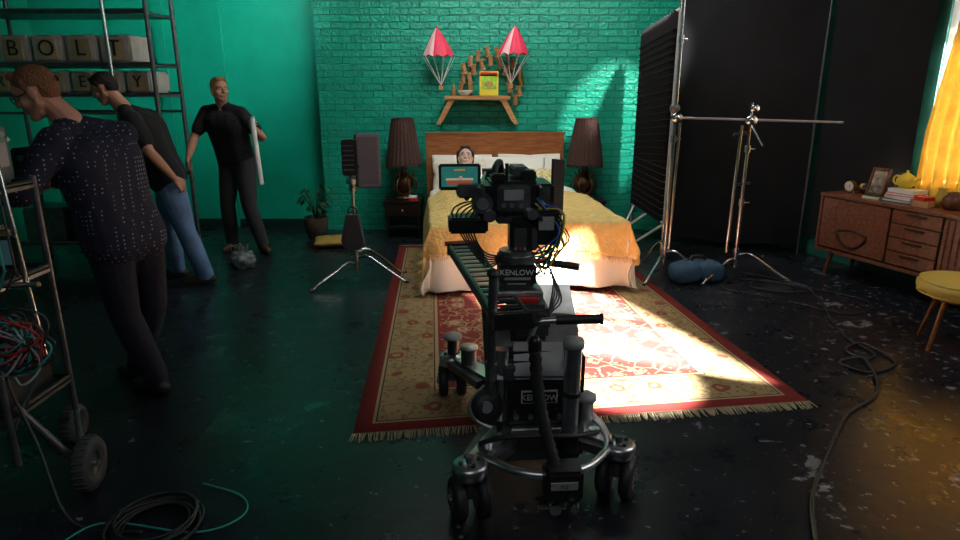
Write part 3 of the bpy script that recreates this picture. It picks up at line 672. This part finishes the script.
for dx,dz,w,h in ((0,.11,.17,.02),(0,-.11,.17,.02),(-.075,0,.02,.24),(.075,0,.02,.24)): b.box(V((.33,.27,.875))+R@V((dx,0,dz)),(w,.02,h),'walnut',R)
b.box(V((.33,.275,.875)),(.14,.008,.21),mat('photo_print',(.35,.30,.22),.5,var=.8,scale=18),R); b.box((.33,.32,.82),(.03,.09,.01),'walnut',Matrix.Rotation(math.radians(60),3,'X')); b.done()
b=B('book_stack',CT)
for i,(m_,w,dpt,h,r) in enumerate(((blk2,.27,.20,.025,3),(cream,.25,.19,.03,-5),(red,.24,.18,.022,8),(white,.22,.17,.03,0))):
    z=.7515+sum((.025,.03,.022,.03)[:i]); b.box((.66,.20,z+h/2),(w,dpt,h-.006),white,r); b.box((.66,.20,z+h-.002),(w+.006,dpt+.006,.004),m_,r); b.box((.66,.20,z+.002),(w+.006,dpt+.006,.004),m_,r)
b.done()
b=B('teapot',CT); c=V((.62,.22,.860)); b.sph(c+V((0,0,.06)),(.075,.075,.06),yell); b.lathe(c,[(.001,0),(.05,0),(.05,.01)],yell); b.cyl(c+V((.05,0,.05)),c+V((.12,0,.10)),.016,yell,.009); b.torus(c+V((-.08,0,.06)),.035,.008,yell,axis=(0,1,0)); b.lathe(c+V((0,0,.11)),[(.04,0),(.025,.012),(.008,.02),(.012,.035),(.001,.04)],yell); b.done()
b=B('glass_bottle',CT); b.lathe((.48,.33,.75),[(.001,0),(.032,0),(.034,.12),(.014,.17),(.012,.22),(.001,.22)],green,n=16); b.done()
b=B('vase',CT); b.lathe((1.04,.2,.75),[(.001,0),(.05,0),(.075,.05),(.07,.09),(.04,.12),(.048,.135),(.035,.13),(.03,.1)],terr); b.done()
b=B('vase',CT); b.lathe((.88,.30,.75),[(.001,0),(.04,0),(.05,.06),(.03,.12),(.036,.14)],ora); b.done()
b=B('alarm_clock',CT); b.cyl((.12,.18,.81),(.12,.22,.81),.05,gold,n=24); b.cyl((.12,.177,.81),(.12,.18,.81),.042,cream,n=24); b.cyl((.09,.2,.77),(.08,.2,.75),.008,gold); b.cyl((.15,.2,.77),(.16,.2,.75),.008,gold); b.box((.13,.175,.815),(.004,.003,.03),black); b.done()
b=B('fruit_bowl',CT); b.lathe((.20,.31,.75),[(.001,0),(.04,0),(.08,.04),(.09,.06),(.08,.055),(.03,.02),(.001,.02)],terr)
for i in range(5): b.sph((.20+.035*math.cos(i*1.26),.31+.035*math.sin(i*1.26),.81),.028,ora if i%2 else green)
b.done()
b=B('box_stack',CT); b.box((.87,.12,.776),(.12,.12,.05),org,10); b.box((.87,.12,.816),(.10,.1,.03),red,-8); b.done()
b=B('paperback_book',CT); b.box((.43,.10,.762),(.13,.08,.022),cream,15); b.box((.43,.10,.779),(.12,.07,.012),green,5); b.done()
b=B('stool'); c=V((3.15,3.98,0))
b.lathe(c,[(.001,.36),(.235,.36),(.25,.375),(.262,.40),(.262,.43),(.245,.455),(.18,.468),(.001,.472)],ora,n=40); b.torus(c+V((0,0,.452)),.247,.006,ora,n=40); b.torus(c+V((0,0,.372)),.25,.006,ora,n=40); b.sph(c+V((0,0,.47)),(.015,.015,.006),ora)
b.lathe(c,[(.001,.335),(.18,.335),(.18,.362),(.001,.362)],'walnut')
for a in (200,290,20,110):
    a=math.radians(a); b.cyl(c+V((.14*math.cos(a),.14*math.sin(a),.345)),c+V((.23*math.cos(a),.23*math.sin(a),0)),.02,'teak',.011)
b.done()
# ------------------------------------------------ cables
def cable(name,pts,r=.009,m=rub,k=10):
    b=B(name); b.tube(catmull(pts,k),r,m,8); b.done()
z=.01
cable('power_cable',[(2.45,5.75,z),(2.75,5.45,z),(2.85,5.2,z),(2.55,5.15,z),(2.35,5.3,z),(2.5,5.5,z),(2.8,5.3,z),(2.75,4.9,z),(2.60,4.45,z),(2.52,4.1,z),(2.55,3.85,z),(2.44,3.75,z),(2.40,3.9,z),(2.55,3.98,z+.012),(2.60,3.7,z),(2.35,3.55,z),(2.25,3.7,z),(2.42,3.72,z+.012),(2.25,3.3,z),(1.95,3.05,z),(1.78,2.85,z),(1.55,2.55,z),(1.38,2.30,z),(1.25,2.0,z),(1.15,1.7,z),(1.1,1.3,z)])
cable('power_cable',[(2.4,5.0,z),(2.1,5.25,z),(2.35,5.55,z),(3.0,5.1,z),(3.1,4.8,z),(2.8,4.6,z),(2.5,4.9,z)],.006)
cable('blue_cable',[(-1.2,2.42,z),(-1.0,2.33,z),(-.95,2.2,z),(-1.1,2.1,z),(-1.5,2.15,z),(-1.6,1.9,z)],.004,teal_c)
b=B('cable_coil')
for i in range(9):
    R_=.13+.04*random.random(); b.torus((-1.26+random.uniform(-.04,.04),2.14+random.uniform(-.04,.04),.012+.005*i),R_,.0055,rub,axis=(random.uniform(-.06,.06),random.uniform(-.06,.06),1))
b.done()
# ------------------------------------------------ dolly
D=B('camera_dolly')
def wheelpod(cx,cy,yaw):
    D.lathe((cx,cy,.0),[(.001,.185),(.062,.185),(.070,.20),(.070,.235),(.060,.247),(.001,.249)],alu,n=28)
    for a in range(4):
        a=a*math.pi/2+.4; D.cyl((cx+.038*math.cos(a),cy+.038*math.sin(a),.247),(cx+.038*math.cos(a),cy+.038*math.sin(a),.258),.009,black,n=8)
    D.cyl((cx,cy,.247),(cx,cy,.275),.016,dgrey)
    a=math.radians(yaw); ax=V((math.cos(a),math.sin(a),0)); D.cyl((cx,cy,.10),(cx,cy,.19),.032,dgrey)
    for s_ in (-1,1):
        c=V((cx,cy,.092))+ax*s_*.050
        D.lathe(c,[(.03,-.026),(.075,-.026),(.090,-.016),(.092,0),(.090,.016),(.075,.026),(.03,.026)],rub,axis=ax,n=28)
        D.lathe(c,[(.001,-.028),(.046,-.028),(.056,-.018),(.056,.018),(.046,.028),(.001,.028)],alu,axis=ax,n=24)
        D.cyl(c+ax*s_*.024,c+ax*s_*.038,.018,dgrey)
        for q in range(6):
            t=q*math.pi/3; u_=V((-ax.y,ax.x,0)); D.cyl(c+u_*.034*math.cos(t)+V((0,0,.034*math.sin(t)))+ax*s_*.024,c+u_*.034*math.cos(t)+V((0,0,.034*math.sin(t)))+ax*s_*.032,.006,black,n=6)
    D.cyl(V((cx,cy,.092))-ax*.06,V((cx,cy,.092))+ax*.06,.012,alu)
pods=[(-.04,2.21,15),(.575,2.36,-25),(-.155,3.28,5),(.47,3.26,0)]
for p in pods: wheelpod(*p)
for (px,py,_),(qx,qy) in zip(pods,((.10,2.48),(.40,2.52),(.06,3.02),(.38,3.02))):
    d_=(V((qx,qy,0))-V((px,py,0))); n_=V((-d_.y,d_.x,0)).normalized()
    a=V((px,py,.19));c=V((qx,qy,.19))
    D.prism([a-n_*.055,a+n_*.055,c+n_*.10,c-n_*.10],(0,0,.04),dgrey); D.prism([a-n_*.03,a+n_*.03,c+n_*.05,c-n_*.05],(0,0,.055),alu)
    m_=(a+c)/2+V((0,0,.055)); D.cyl(m_,m_+V((0,0,.02)),.022,alu,n=16)
R5=Matrix.Rotation(math.radians(4),3,'Z')
D.box((.235,2.77,.20),(.37,.72,.16),dgrey,R5,.02)
D.box((.24,2.68,.42),(.38,.46,.36),black,R5,.03)
for s_ in (-1,1): D.box((.24+s_*.193,2.68,.42),(.012,.32,.22),dgrey,R5,.004)
D.prism([(.07,2.42,.50),(.42,2.42,.50),(.42,2.62,.68),(.07,2.62,.68)],(0,.02,.02),alu)
D.prism([(.14,2.405,.52),(.35,2.405,.52),(.35,2.52,.622),(.14,2.52,.622)],(0,-.004,.006),lgrey)
D.prism([(.26,2.62,.60),(.43,2.62,.60),(.43,2.95,.70),(.26,2.95,.70)],(0,0,.05),alu)
D.box((.12,2.43,.53),(.05,.05,.07),dgrey,R5,.008); D.box((.385,2.45,.55),(.05,.06,.10),alu,R5,.012)
D.box((.245,2.425,.395),(.27,.03,.20),black,R5,.01); D.box((.245,2.405,.43),(.15,.008,.055),white,R5); D.box((.245,2.401,.43),(.14,.006,.046),black,R5)
D.text('KENLOW',(.245,2.394,.43),.036,Matrix.Rotation(math.radians(90),3,'X'),white)
for i in range(4): D.cyl((.15+.06*i,2.40,.345),(.15+.06*i,2.385,.345),.012,alu,n=12)
D.box((.245,2.40,.285),(.24,.05,.03),alu,R5,.006)
D.tube(catmull([(-.01,2.28,.235),(.05,2.24,.235),(.13,2.17,.235),(.25,2.14,.235),(.38,2.17,.235),(.47,2.25,.235),(.53,2.36,.235),(.52,2.48,.26),(.45,2.60,.28)],6),.017,alu,10)
D.tube(catmull([(.0,2.34,.25),(.08,2.30,.30),(.22,2.28,.32),(.38,2.30,.31),(.49,2.40,.27)],6),.011,rub,8)
D.tube(catmull([(.05,2.38,.30),(-.02,2.40,.33),(-.04,2.48,.36),(.02,2.56,.40)],6),.011,alu,8)
D.box((.31,2.10,.235),(.14,.10,.13),black,R5,.012); D.box((.31,2.045,.25),(.10,.006,.03),lgrey,R5); D.text('F12',(.31,2.040,.25),.02,Matrix.Rotation(math.radians(90),3,'X'),black,.001)
D.cyl((.28,2.09,.15),(.28,2.04,.15),.022,chrome); D.cyl((.35,2.09,.16),(.35,2.03,.16),.016,chrome); D.cyl((.22,2.08,.13),(.32,2.08,.13),.012,black); D.cyl((.30,2.10,.13),(.30,2.10,.18),.03,dgrey)
pts=[V((.205,2.22,.72)),V((.22,2.20,.55)),V((.25,2.16,.40)),V((.285,2.12,.28))]
P_=catmull(pts,10); D.tube(P_,[.021+.005*(i%2) for i in range(len(P_))],rub,12); D.cap(P_[0],.026,P_[0]+V((0,0,.03)),.024,black)
D.cyl((.37,2.38,.22),(.375,2.38,.66),.034,alu,n=24); D.lathe((.375,2.38,.66),[(.001,0),(.042,0),(.044,.02),(.040,.035),(.001,.037)],lgrey); D.cyl((.37,2.38,.20),(.37,2.38,.28),.042,black,n=24); D.cyl((.373,2.38,.45),(.373,2.38,.47),.038,black)
D.cyl((.455,2.50,.20),(.455,2.50,.37),.034,alu,n=20); D.lathe((.455,2.50,.37),[(.001,0),(.044,0),(.044,.02),(.02,.035),(.001,.036)],lgrey)
D.cyl((.042,2.42,.36),(.052,2.40,.95),.018,dgrey,n=16); D.lathe((.052,2.40,.95),[(.001,0),(.025,0),(.027,.01),(.02,.025),(.001,.03)],rub); D.cyl((.045,2.42,.50),(.047,2.42,.58),.025,alu)
D.cyl((.09,2.46,.30),(.09,2.46,.62),.030,alu); D.lathe((.03,2.40,.39),[(.02,-.015),(.066,-.015),(.066,.015),(.02,.015)],rub,axis=(.2,-1,.3),n=24); D.cyl((.03,2.41,.385),(.026,2.38,.395),.026,alu)
D.cyl((-.06,3.16,.20),(-.06,3.16,.33),.04,dgrey); D.lathe((-.06,3.16,.33),[(.001,0),(.050,0),(.050,.012),(.001,.014)],alu)
D.cyl((-.15,3.28,.25),(-.15,3.28,.34),.03,black); D.lathe((-.15,3.28,.34),[(.001,0),(.050,0),(.050,.02),(.001,.022)],lgrey)
D.tube([(.20,2.44,.66),(.215,2.36,.76),(.235,2.30,.80)],.012,alu,10); D.cyl((.235,2.30,.80),(.30,2.30,.805),.013,alu); D.cyl((.29,2.30,.805),(.46,2.30,.81),.0185,rub,n=16); D.cyl((.46,2.30,.81),(.468,2.30,.81),.022,black,n=16)
D.cyl((.22,2.92,.88),(.34,2.88,.875),.011,alu); D.cyl((.33,2.88,.875),(.46,2.86,.86),.018,rub,n=16)
D.box((.205,2.66,.70),(.16,.26,.16),dgrey,R5,.02); D.prism([(.13,2.55,.58),(.28,2.55,.58),(.24,3.0,.80),(.12,3.0,.80)],(0,0,.06),dgrey)
D.box((.165,2.70,.80),(.20,.20,.05),alu,R5,.008); D.box((.165,2.58,.79),(.17,.03,.02),red,R5,.004); D.cyl((.10,2.56,.74),(.10,2.52,.74),.03,alu); D.cyl((.26,2.56,.73),(.26,2.52,.73),.022,dgrey)
D.box((.16,2.72,.875),(.16,.15,.10),black,R5,.014); D.text('KENLOW',(.158,2.64,.895),.034,Matrix.Rotation(math.radians(90),3,'X'),white)
D.box((.158,2.643,.868),(.12,.004,.012),lgrey); D.box((.158,2.643,.845),(.08,.004,.006),lgrey)
D.cyl((.16,2.76,.92),(.16,2.76,.95),.085,dgrey,n=28); D.cyl((.16,2.76,.95),(.16,2.76,.97),.075,alu,n=28)
D.box((.175,2.78,1.035),(.095,.12,.15),black,R5,.012); D.box((.175,2.714,1.03),(.055,.01,.09),dgrey,R5,.004)
D.box((.235,2.80,1.02),(.04,.14,.10),dgrey,R5,.01); D.cyl((.255,2.80,1.03),(.285,2.80,1.03),.035,alu,n=24)
for i in range(3): D.cyl((.155+.02*i,2.708,.985),(.155+.02*i,2.70,.985),.006,red if i==1 else lgrey,n=8)
a=V((.13,2.34,.80)); c=V((-.105,3.52,.80)); dd=(c-a); nn=V((-dd.y,dd.x,0)).normalized()*-1
for s_ in (-1,1):
    D.cyl(a+nn*s_*.066,c+nn*s_*.066,.013,dgrey); D.prism([a+nn*(s_*.066-.008)-V((0,0,.04)),a+nn*(s_*.066+.008)-V((0,0,.04)),c+nn*(s_*.066+.008)-V((0,0,.04)),c+nn*(s_*.066-.008)-V((0,0,.04))],(0,0,.035),dgrey)
for i in range(30):
    p=a+dd*(i+.5)/30; D.prism([p-nn*.055-dd*.010,p+nn*.055-dd*.010,p+nn*.055+dd*.003,p-nn*.055+dd*.003],(0,0,.006),alu if i%2 else black)
for p in (a,c): D.prism([p-nn*.08-dd*.012-V((0,0,.045)),p+nn*.08-dd*.012-V((0,0,.045)),p+nn*.08+dd*.012-V((0,0,.045)),p-nn*.08+dd*.012-V((0,0,.045))],(0,0,.065),black)
D.prism([c-nn*.09+dd*.014,c+nn*.09+dd*.014,c+nn*.09+dd*.03,c-nn*.09+dd*.03],(0,0,.025),red)
D.cyl((.05,2.80,.25),(.02,2.90,.76),.02,dgrey)
for i in range(5): D.tube(catmull([(.25,2.78,1.0),(.32+.01*i,2.70,.85-.02*i),(.30,2.62,.70),(.33,2.56,.55)],6),.004,rub,6)
D.done()
SC=Matrix.Translation((.14,2.85,1.08))@Matrix.Diagonal((1.22,1.08,1.16,1))@Matrix.Translation((-.14,-2.85,-1.10))
K=B('cinema_camera',SC)
R3=Matrix.Rotation(math.radians(5),3,'Z')
K.box((.16,2.92,1.115),(.17,.26,.03),dgrey,R3,.005)
K.box((.145,2.92,1.19),(.17,.27,.14),black,R3,.012); K.box((.145,2.775,1.20),(.12,.035,.10),dgrey,R3,.008)
K.box((.145,2.755,1.215),(.07,.006,.04),lgrey,R3)
for i in range(3): K.cyl((.11+.03*i,2.756,1.175),(.11+.03*i,2.745,1.175),.008,alu,n=10)
K.box((.255,2.90,1.19),(.06,.20,.12),black,R3,.008); K.box((.256,2.795,1.20),(.04,.01,.08),dgrey,R3); K.box((.035,2.92,1.18),(.07,.22,.12),black,R3,.01); K.cyl((.035,2.80,1.18),(.035,2.77,1.18),.038,dgrey,n=24); K.cyl((.035,2.77,1.18),(.035,2.765,1.18),.022,alu,n=20)
for z in (1.13,1.24): K.cyl((.02,2.72,z),(.05,3.30,z),.0075,chrome); K.cyl((.24,2.72,z),(.25,3.30,z),.0075,chrome)
K.cyl((.13,3.06,1.19),(.12,3.22,1.19),.05,black,n=28); K.cyl((.12,3.22,1.19),(.12,3.26,1.19),.06,dgrey,n=28)
for i in range(4): K.torus((.128-.003*i,3.09+.035*i,1.19),.052,.004,dgrey,axis=(-.08,1,0),n=28)
K.prism([(.04,3.27,1.12),(.20,3.28,1.12),(.20,3.28,1.25),(.04,3.27,1.25)],(-.005,.07,0),blk2)
K.prism([(.305,3.06,1.08),(.365,3.20,1.06),(.365,3.20,1.30),(.305,3.06,1.32)],(.008,0,0),blk2); K.cyl((.25,3.2,1.2),(.33,3.15,1.2),.006,chrome)
K.tube(catmull([(.08,2.85,1.25),(.08,2.87,1.30),(.10,2.98,1.315),(.11,3.06,1.25)],5),.013,rub,8); K.box((.17,2.95,1.285),(.06,.14,.04),dgrey,R3,.006)
K.box((-.01,2.84,1.225),(.10,.12,.05),dgrey,R3,.006); K.box((.20,2.84,1.275),(.05,.06,.05),black,R3,.006)
K.box((-.02,2.80,1.10),(.14,.12,.06),black,R3,.008); K.box((.26,2.78,1.09),(.09,.07,.13),black,R3,.008); K.box((.262,2.742,1.11),(.055,.006,.05),lgrey,R3)
K.box((.09,2.80,1.275),(.05,.05,.03),black,R3,.005); K.cyl((.12,2.78,1.26),(.12,2.78,1.33),.006,black)
K.cyl((.2,2.75,1.15),(.21,2.70,1.15),.02,alu); K.cyl((.06,2.77,1.14),(.06,2.72,1.14),.022,dgrey,n=20)
K.cyl((-.06,2.86,1.23),(-.02,2.88,1.18),.009,dgrey)
cols=[rub,rub,teal_c,mat('yellow_cable',(.6,.5,.05),.5),rub,mat('blue_cable_m',(.05,.12,.5),.5),red]
for i in range(18):
    x0=.22+.02*random.random(); p=[(x0,2.78,1.2-.02*(i%4)),(x0+.07+.05*random.random(),2.74+.05*random.random(),1.14-.03*(i%5)),(x0+.05*random.random(),2.74,1.0-.03*(i%4)),(.20,2.74,.96+.02*(i%3))]
    K.tube(catmull(p,6),.0034,cols[i%7],6)
for i in range(6): K.tube(catmull([(.05,2.78,1.2),(.0-.015*i,2.76,1.10+.01*i),(.04,2.74,1.0-.01*i),(.12,2.72,.99)],6),.0034,rub,6)
K.T=Matrix.Identity(4)
K.box((-.09,2.84,1.280),(.185,.03,.115),black,R3,.006)
m,N,L,bb=nodes('monitor_picture'); tc=N.new('ShaderNodeTexCoord')
nq=N.new('ShaderNodeTexNoise'); nq.inputs['Scale'].default_value=30; L.new(tc.outputs['Object'],nq.inputs['Vector'])
cc=mixc(N,L,nq.outputs['Fac'],(.01,.08,.07),(.02,.14,.12)); L.new(cc,bb.inputs['Base Color']); L.new(cc,bb.inputs['Emission Color']); bb.inputs['Emission Strength'].default_value=.8; bb.inputs['Roughness'].default_value=.2
K.box((-.09,2.823,1.283),(.16,.004,.088),M['monitor_picture'],R3)
K.box((-.09,2.819,1.257),(.11,.003,.022),mat('monitor_red',(.30,.09,.05),.4,emit=.5),R3); K.sph((-.085,2.818,1.277),(.009,.003,.010),mat('monitor_skin',(.5,.35,.28),.4,emit=.4)); K.box((-.09,2.8205,1.272),(.12,.002,.010),mat('monitor_cream',(.45,.40,.30),.4,emit=.5),R3); K.box((-.09,2.8205,1.313),(.05,.002,.008),mat('monitor_orange',(.5,.25,.05),.4,emit=.4),R3)
K.done()
# ------------------------------------------------ left cart
C_=B('equipment_cart')
xs=(-2.55,-1.90); ys=(2.32,2.72)
for x in xs:
    for y in ys: C_.cyl((x,y,.16),(x,y,1.30),.014,dgrey)
for z_ in (.36,.89,1.26):
    C_.box((-2.225,2.52,z_),(.67,.42,.015),dgrey); 
    for y in ys: C_.cyl((-2.55,y,z_+.02),(-1.90,y,z_+.02),.011,black)
    for x in xs: C_.cyl((x,2.32,z_+.02),(x,2.72,z_+.02),.011,black)
C_.cyl((-1.88,2.34,.42),(-1.72,2.40,.13),.016,dgrey); C_.cyl((-1.90,2.72,.20),(-1.72,2.45,.13),.014,dgrey)
C_.cyl((-1.84,2.45,1.45),(-1.76,2.40,.62),.010,chrome); C_.cyl((-1.90,2.40,.91),(-1.70,2.36,.93),.010,chrome); C_.cyl((-1.76,2.40,.62),(-1.92,2.36,.30),.010,chrome)
for z_ in (1.2,1.0,.7): C_.cyl((-1.90,2.32,z_-.03),(-1.90,2.32,z_+.03),.022,alu,n=12)
tyg=mat('tyre_grey',(.05,.05,.052),.8,bump=.3,bscale=40)
def tyre(b,c,r,ax):
    b.lathe(c,[(r*.45,-.022),(r*.62,-.032),(r*.9,-.032),(r,-.018),(r,.018),(r*.9,.032),(r*.62,.032),(r*.45,.022)],tyg,axis=ax,n=32)
    F=frame(ax)
    for i in range(24):
        t=i/24*2*math.pi; p=V(c)+F@V((r*math.cos(t),r*math.sin(t),0)); b.cyl(p-V(ax).normalized()*.022,p+V(ax).normalized()*.022,.005,tyg,n=6)
    b.lathe(c,[(.001,-.016),(r*.5,-.016),(r*.60,-.028),(r*.60,-.02),(r*.5,.0),(r*.60,.028),(r*.5,.016),(.001,.016)],dgrey,axis=ax,n=24); b.cyl(V(c)-V(ax).normalized()*.04,V(c)+V(ax).normalized()*.04,.014,chrome)
for p,ax in (((-1.67,2.41,.115),(.98,.16,0)),((-2.5,2.35,.115),(1,0,0)),((-1.98,2.80,.09),(1,.1,0)),((-2.5,2.80,.09),(1,0,0))): tyre(C_,p,p[2],ax)
C_.done()
b=B('video_recorder'); b.box((-2.06,2.55,1.40),(.27,.24,.24),cartg,8,.015); b.box((-2.06,2.425,1.44),(.20,.01,.12),black,8,.004)
for i in range(5): b.cyl((-2.14+.04*i,2.425,1.33),(-2.14+.04*i,2.405,1.33),.012,chrome,n=12)
b.box((-1.925,2.57,1.42),(.012,.16,.14),lgrey,8,.004)
for i in range(4): b.cyl((-1.915,2.52+.035*i,1.46),(-1.90,2.52+.035*i,1.46),.010,chrome,n=12)
b.tube([(-2.16,2.55,1.52),(-2.16,2.55,1.58),(-1.98,2.57,1.58),(-1.98,2.57,1.52)],.009,black,8); b.done()
b=B('small_monitor'); Rm=Matrix.Rotation(math.radians(20),3,'Z'); b.box((-1.84,2.34,1.06),(.17,.03,.12),black,Rm,.006); b.box((-1.835,2.322,1.06),(.145,.004,.095),mat('dark_screen',(.03,.07,.08),.15,emit=.3),Rm); b.cyl((-1.85,2.36,1.01),(-1.89,2.36,.92),.008,chrome); b.done()
b=B('equipment_case'); b.box((-2.25,2.52,1.0),(.5,.34,.20),black,0,.02)
for i in range(4): b.box((-2.40+.1*i,2.345,1.0),(.07,.01,.14),dgrey)
b.cyl((-2.03,2.34,.97),(-2.03,2.32,.97),.018,alu); b.cyl((-2.05,2.34,1.04),(-2.05,2.32,1.04),.012,red); b.done()
b=B('equipment_case'); b.box((-2.2,2.52,.47),(.52,.34,.20),black,0,.02); b.box((-2.2,2.345,.47),(.4,.01,.03),alu); b.done()
b=B('hanging_cable_bundle')
cb_=[teal_c,rub,red,rub,mat('pink_cable',(.5,.15,.2),.5),teal_c,rub,mat('pale_cable',(.4,.5,.5),.5)]
for i in range(24):
    w=random.uniform(.05,.12); dz=random.uniform(.04,.12); yy=2.27+random.uniform(-.03,.02); cx=-1.81+random.uniform(-.05,.08); cz=.70+random.uniform(-.05,.06)
    b.tube([(cx+w*math.cos(t)*(1+.2*math.sin(2*t+i)),yy+.012*math.sin(3*t+i),cz+dz*math.sin(t)) for t in [2*math.pi*k/28 for k in range(28)]],.0042,cb_[i%8],6,closed=True)
for i in range(10):
    x=-2.1+.04*i; b.tube(catmull([(x,2.30,1.36),(x+.05,2.24,1.2-.02*i),(x+.03,2.26,1.0),(-1.85,2.27,.80)],6),.004,cb_[(i*3)%8],6)
b.cyl((-1.90,2.32,.80),(-1.80,2.27,.80),.008,chrome); b.done()
cable('hanging_cable',[(-1.90,2.34,1.25),(-1.82,2.28,.95),(-1.86,2.3,.6),(-1.75,2.25,.3),(-1.6,2.15,.02),(-1.3,2.1,.01)],.006)
b=B('water_bottle'); b.lathe((-1.95,2.38,1.285),[(.001,0),(.026,0),(.028,.10),(.024,.14),(.012,.18),(.012,.20),(.001,.20)],mat('clear_plastic',(.3,.36,.40),.15),n=16); b.done()
# ------------------------------------------------ shelf rack
b=B('storage_rack')
for x in (-4.45,-2.90):
    for y in (5.95,6.45): b.cyl((x,y,0),(x,y,2.75),.02,dgrey)
for z_ in (.25,.85,1.45,1.62,1.88,2.32):
    if z_!=1.45: b.box((-3.675,6.2,z_-.02),(1.55,.5,.02),dgrey)
    b.cyl((-4.45,5.95,z_),(-2.90,5.95,z_),.012,dgrey); b.cyl((-4.45,6.45,z_),(-2.90,6.45,z_),.012,dgrey)
b.cyl((-3.20,5.82,0.02),(-3.20,5.82,3.0),.018,chrome); b.done()
R90=Matrix.Rotation(math.radians(90),3,'X')
for row,(z_,tx) in enumerate(((1.885,'BOLT'),(1.625,'ROPETY'))):
    for i,ch in enumerate(tx):
        if row: hgt,wd,x,ls=.19,.225,-4.29+.245*i,.14
        else: hgt,wd,x,ls=.235,.275,-4.13+.30*i,.19
        b=B('storage_bin'); b.box((x,6.17,z_+hgt/2),(wd,.38,hgt),bincl,0,.02); b.box((x,5.975,z_+hgt/2-.005),(wd*.62,.012,hgt*.78),mat('bin_panel',(.45,.34,.19),.7,var=.15),0,.003)
        b.text(ch,(x,5.966,z_+hgt/2),ls,R90,black,.003); b.tube([(x-.05,5.965,z_+hgt-.02),(x-.05,5.95,z_+hgt-.01),(x+.05,5.95,z_+hgt-.01),(x+.05,5.965,z_+hgt-.02)],.004,dgrey,6); b.done()
for i in range(4):
    b=B('storage_crate'); b.box((-4.2+.36*i,6.17,.852+.14),(.30,.36,.28),[blk2,dgrey,M['walnut_dark'],blk2][i],0,.015); b.box((-4.2+.36*i,5.985,1.04),(.16,.01,.05),dgrey); b.done()
for i in range(3):
    b=B('storage_crate'); b.box((-4.15+.45*i,6.17,.252+.16),(.38,.38,.32),[dgrey,blk2,dgrey][i],0,.015); b.box((-4.15+.45*i,5.975,.50),(.2,.01,.05),dgrey); b.done()
b=B('potted_plant'); px,py=-1.90,7.30
b.lathe((px,py,0),[(.001,.0),(.10,0),(.13,.10),(.14,.22),(.13,.24),(.12,.22),(.001,.2)],wick,n=24)
for i in range(34):
    a=random.random()*6.28; l=random.uniform(.12,.26); h=random.uniform(.15,.40); p0=V((px,py,.2)); p2=p0+V((l*math.cos(a)*.8,l*math.sin(a)*.8,h)); p1=lerp(p0,p2,.5)+V((0,0,.08)); tip=p2+V((math.cos(a)*.08,math.sin(a)*.08,-.06))
    sd=V((-math.sin(a),math.cos(a),0))*.028; b.tube([p0,p1,p2],.003,green,4); mid=lerp(p2,tip,.45)
    b.add([p2,mid+sd,tip,mid-sd],[(0,1,2,3)],green)
b.done()
b=B('floor_cushion'); pillow(b,(-1.60,6.85,.06),(.44,.34,.11),mat('mustard_cushion',(.35,.22,.04),.9,bump=.4),Matrix.Rotation(.2,3,'Z')); b.done()
b=B('plastic_bag'); b.sph((-2.28,5.95,.08),(.12,.10,.09),mat('translucent_plastic',(.16,.19,.19),.25,bump=.9,bscale=14),None,30,20,lambda q:q*(1+.35*noise.noise(q*3.1)))
for k in range(5): b.tube(catmull([(-2.36+.03*k,5.93,.12),(-2.36+.04*k,5.90,.22+.02*(k%3)),(-2.30+.02*k,5.92,.20),(-2.25,5.95,.12)],5),.004,lgrey,6)
b.done()
# ------------------------------------------------ lights
def light(t,loc_,energy,col=(1,1,1),tgt=None,**k):
    l=bpy.data.lights.new(t.lower()+'_light',t); l.energy=energy; l.color=col
    for a,v in k.items(): setattr(l,a,v)
    o=bpy.data.objects.new(t.lower()+'_light',l); S.collection.objects.link(o); o.location=loc_
    if tgt is not None: o.rotation_euler=(V(tgt)-V(loc_)).to_track_quat('-Z','Y').to_euler()
    return o
sun=light('SUN',(8,1,6),130,(1,.98,.93),angle=.03); sun.rotation_euler=V((-3.75,1.60,-1.95)).to_track_quat('-Z','Y').to_euler()
light('SPOT',(3.0,.9,3.7),12000,(1,.98,.94),(.72,3.62,0),spot_size=math.radians(12.0),spot_blend=.35,shadow_soft_size=.04)  # added spot, extends the sun patch on the rug beside the dolly
light('AREA',(.3,5.6,3.85),92,(1,.98,.95),(.3,7.7,1.4),shape='RECTANGLE',size=2.5,size_y=.8)
light('SPOT',(-1.6,5.2,3.8),300,(.97,1,1),(-3.1,7.9,2.6),spot_size=1.0,spot_blend=.9,shadow_soft_size=.15)
light('SPOT',(2.3,5.0,3.7),1000,(1,.97,.92),(1.52,7.7,1.3),spot_size=.34,spot_blend=.5,shadow_soft_size=.05)
light('AREA',(3.6,2.2,3.2),26,(1,.98,.96),(.2,3.0,.9),shape='RECTANGLE',size=1.2,size_y=1.2)
light('AREA',(-.2,-.8,3.3),14,(.9,.95,1),(-.5,4,.8),shape='RECTANGLE',size=2,size_y=1.5)
w=bpy.data.worlds.new('w'); S.world=w; w.use_nodes=True; w.node_tree.nodes['Background'].inputs[0].default_value=(.92,.96,1,1); w.node_tree.nodes['Background'].inputs[1].default_value=4.0
# ------------------------------------------------ camera
cd=bpy.data.cameras.new('cam'); cd.lens=24; cd.sensor_width=36; cd.clip_start=.05
co=bpy.data.objects.new('cam',cd); S.collection.objects.link(co); co.location=(0,0,1.65); co.rotation_euler=(math.radians(90-15.7),0,0); S.camera=co
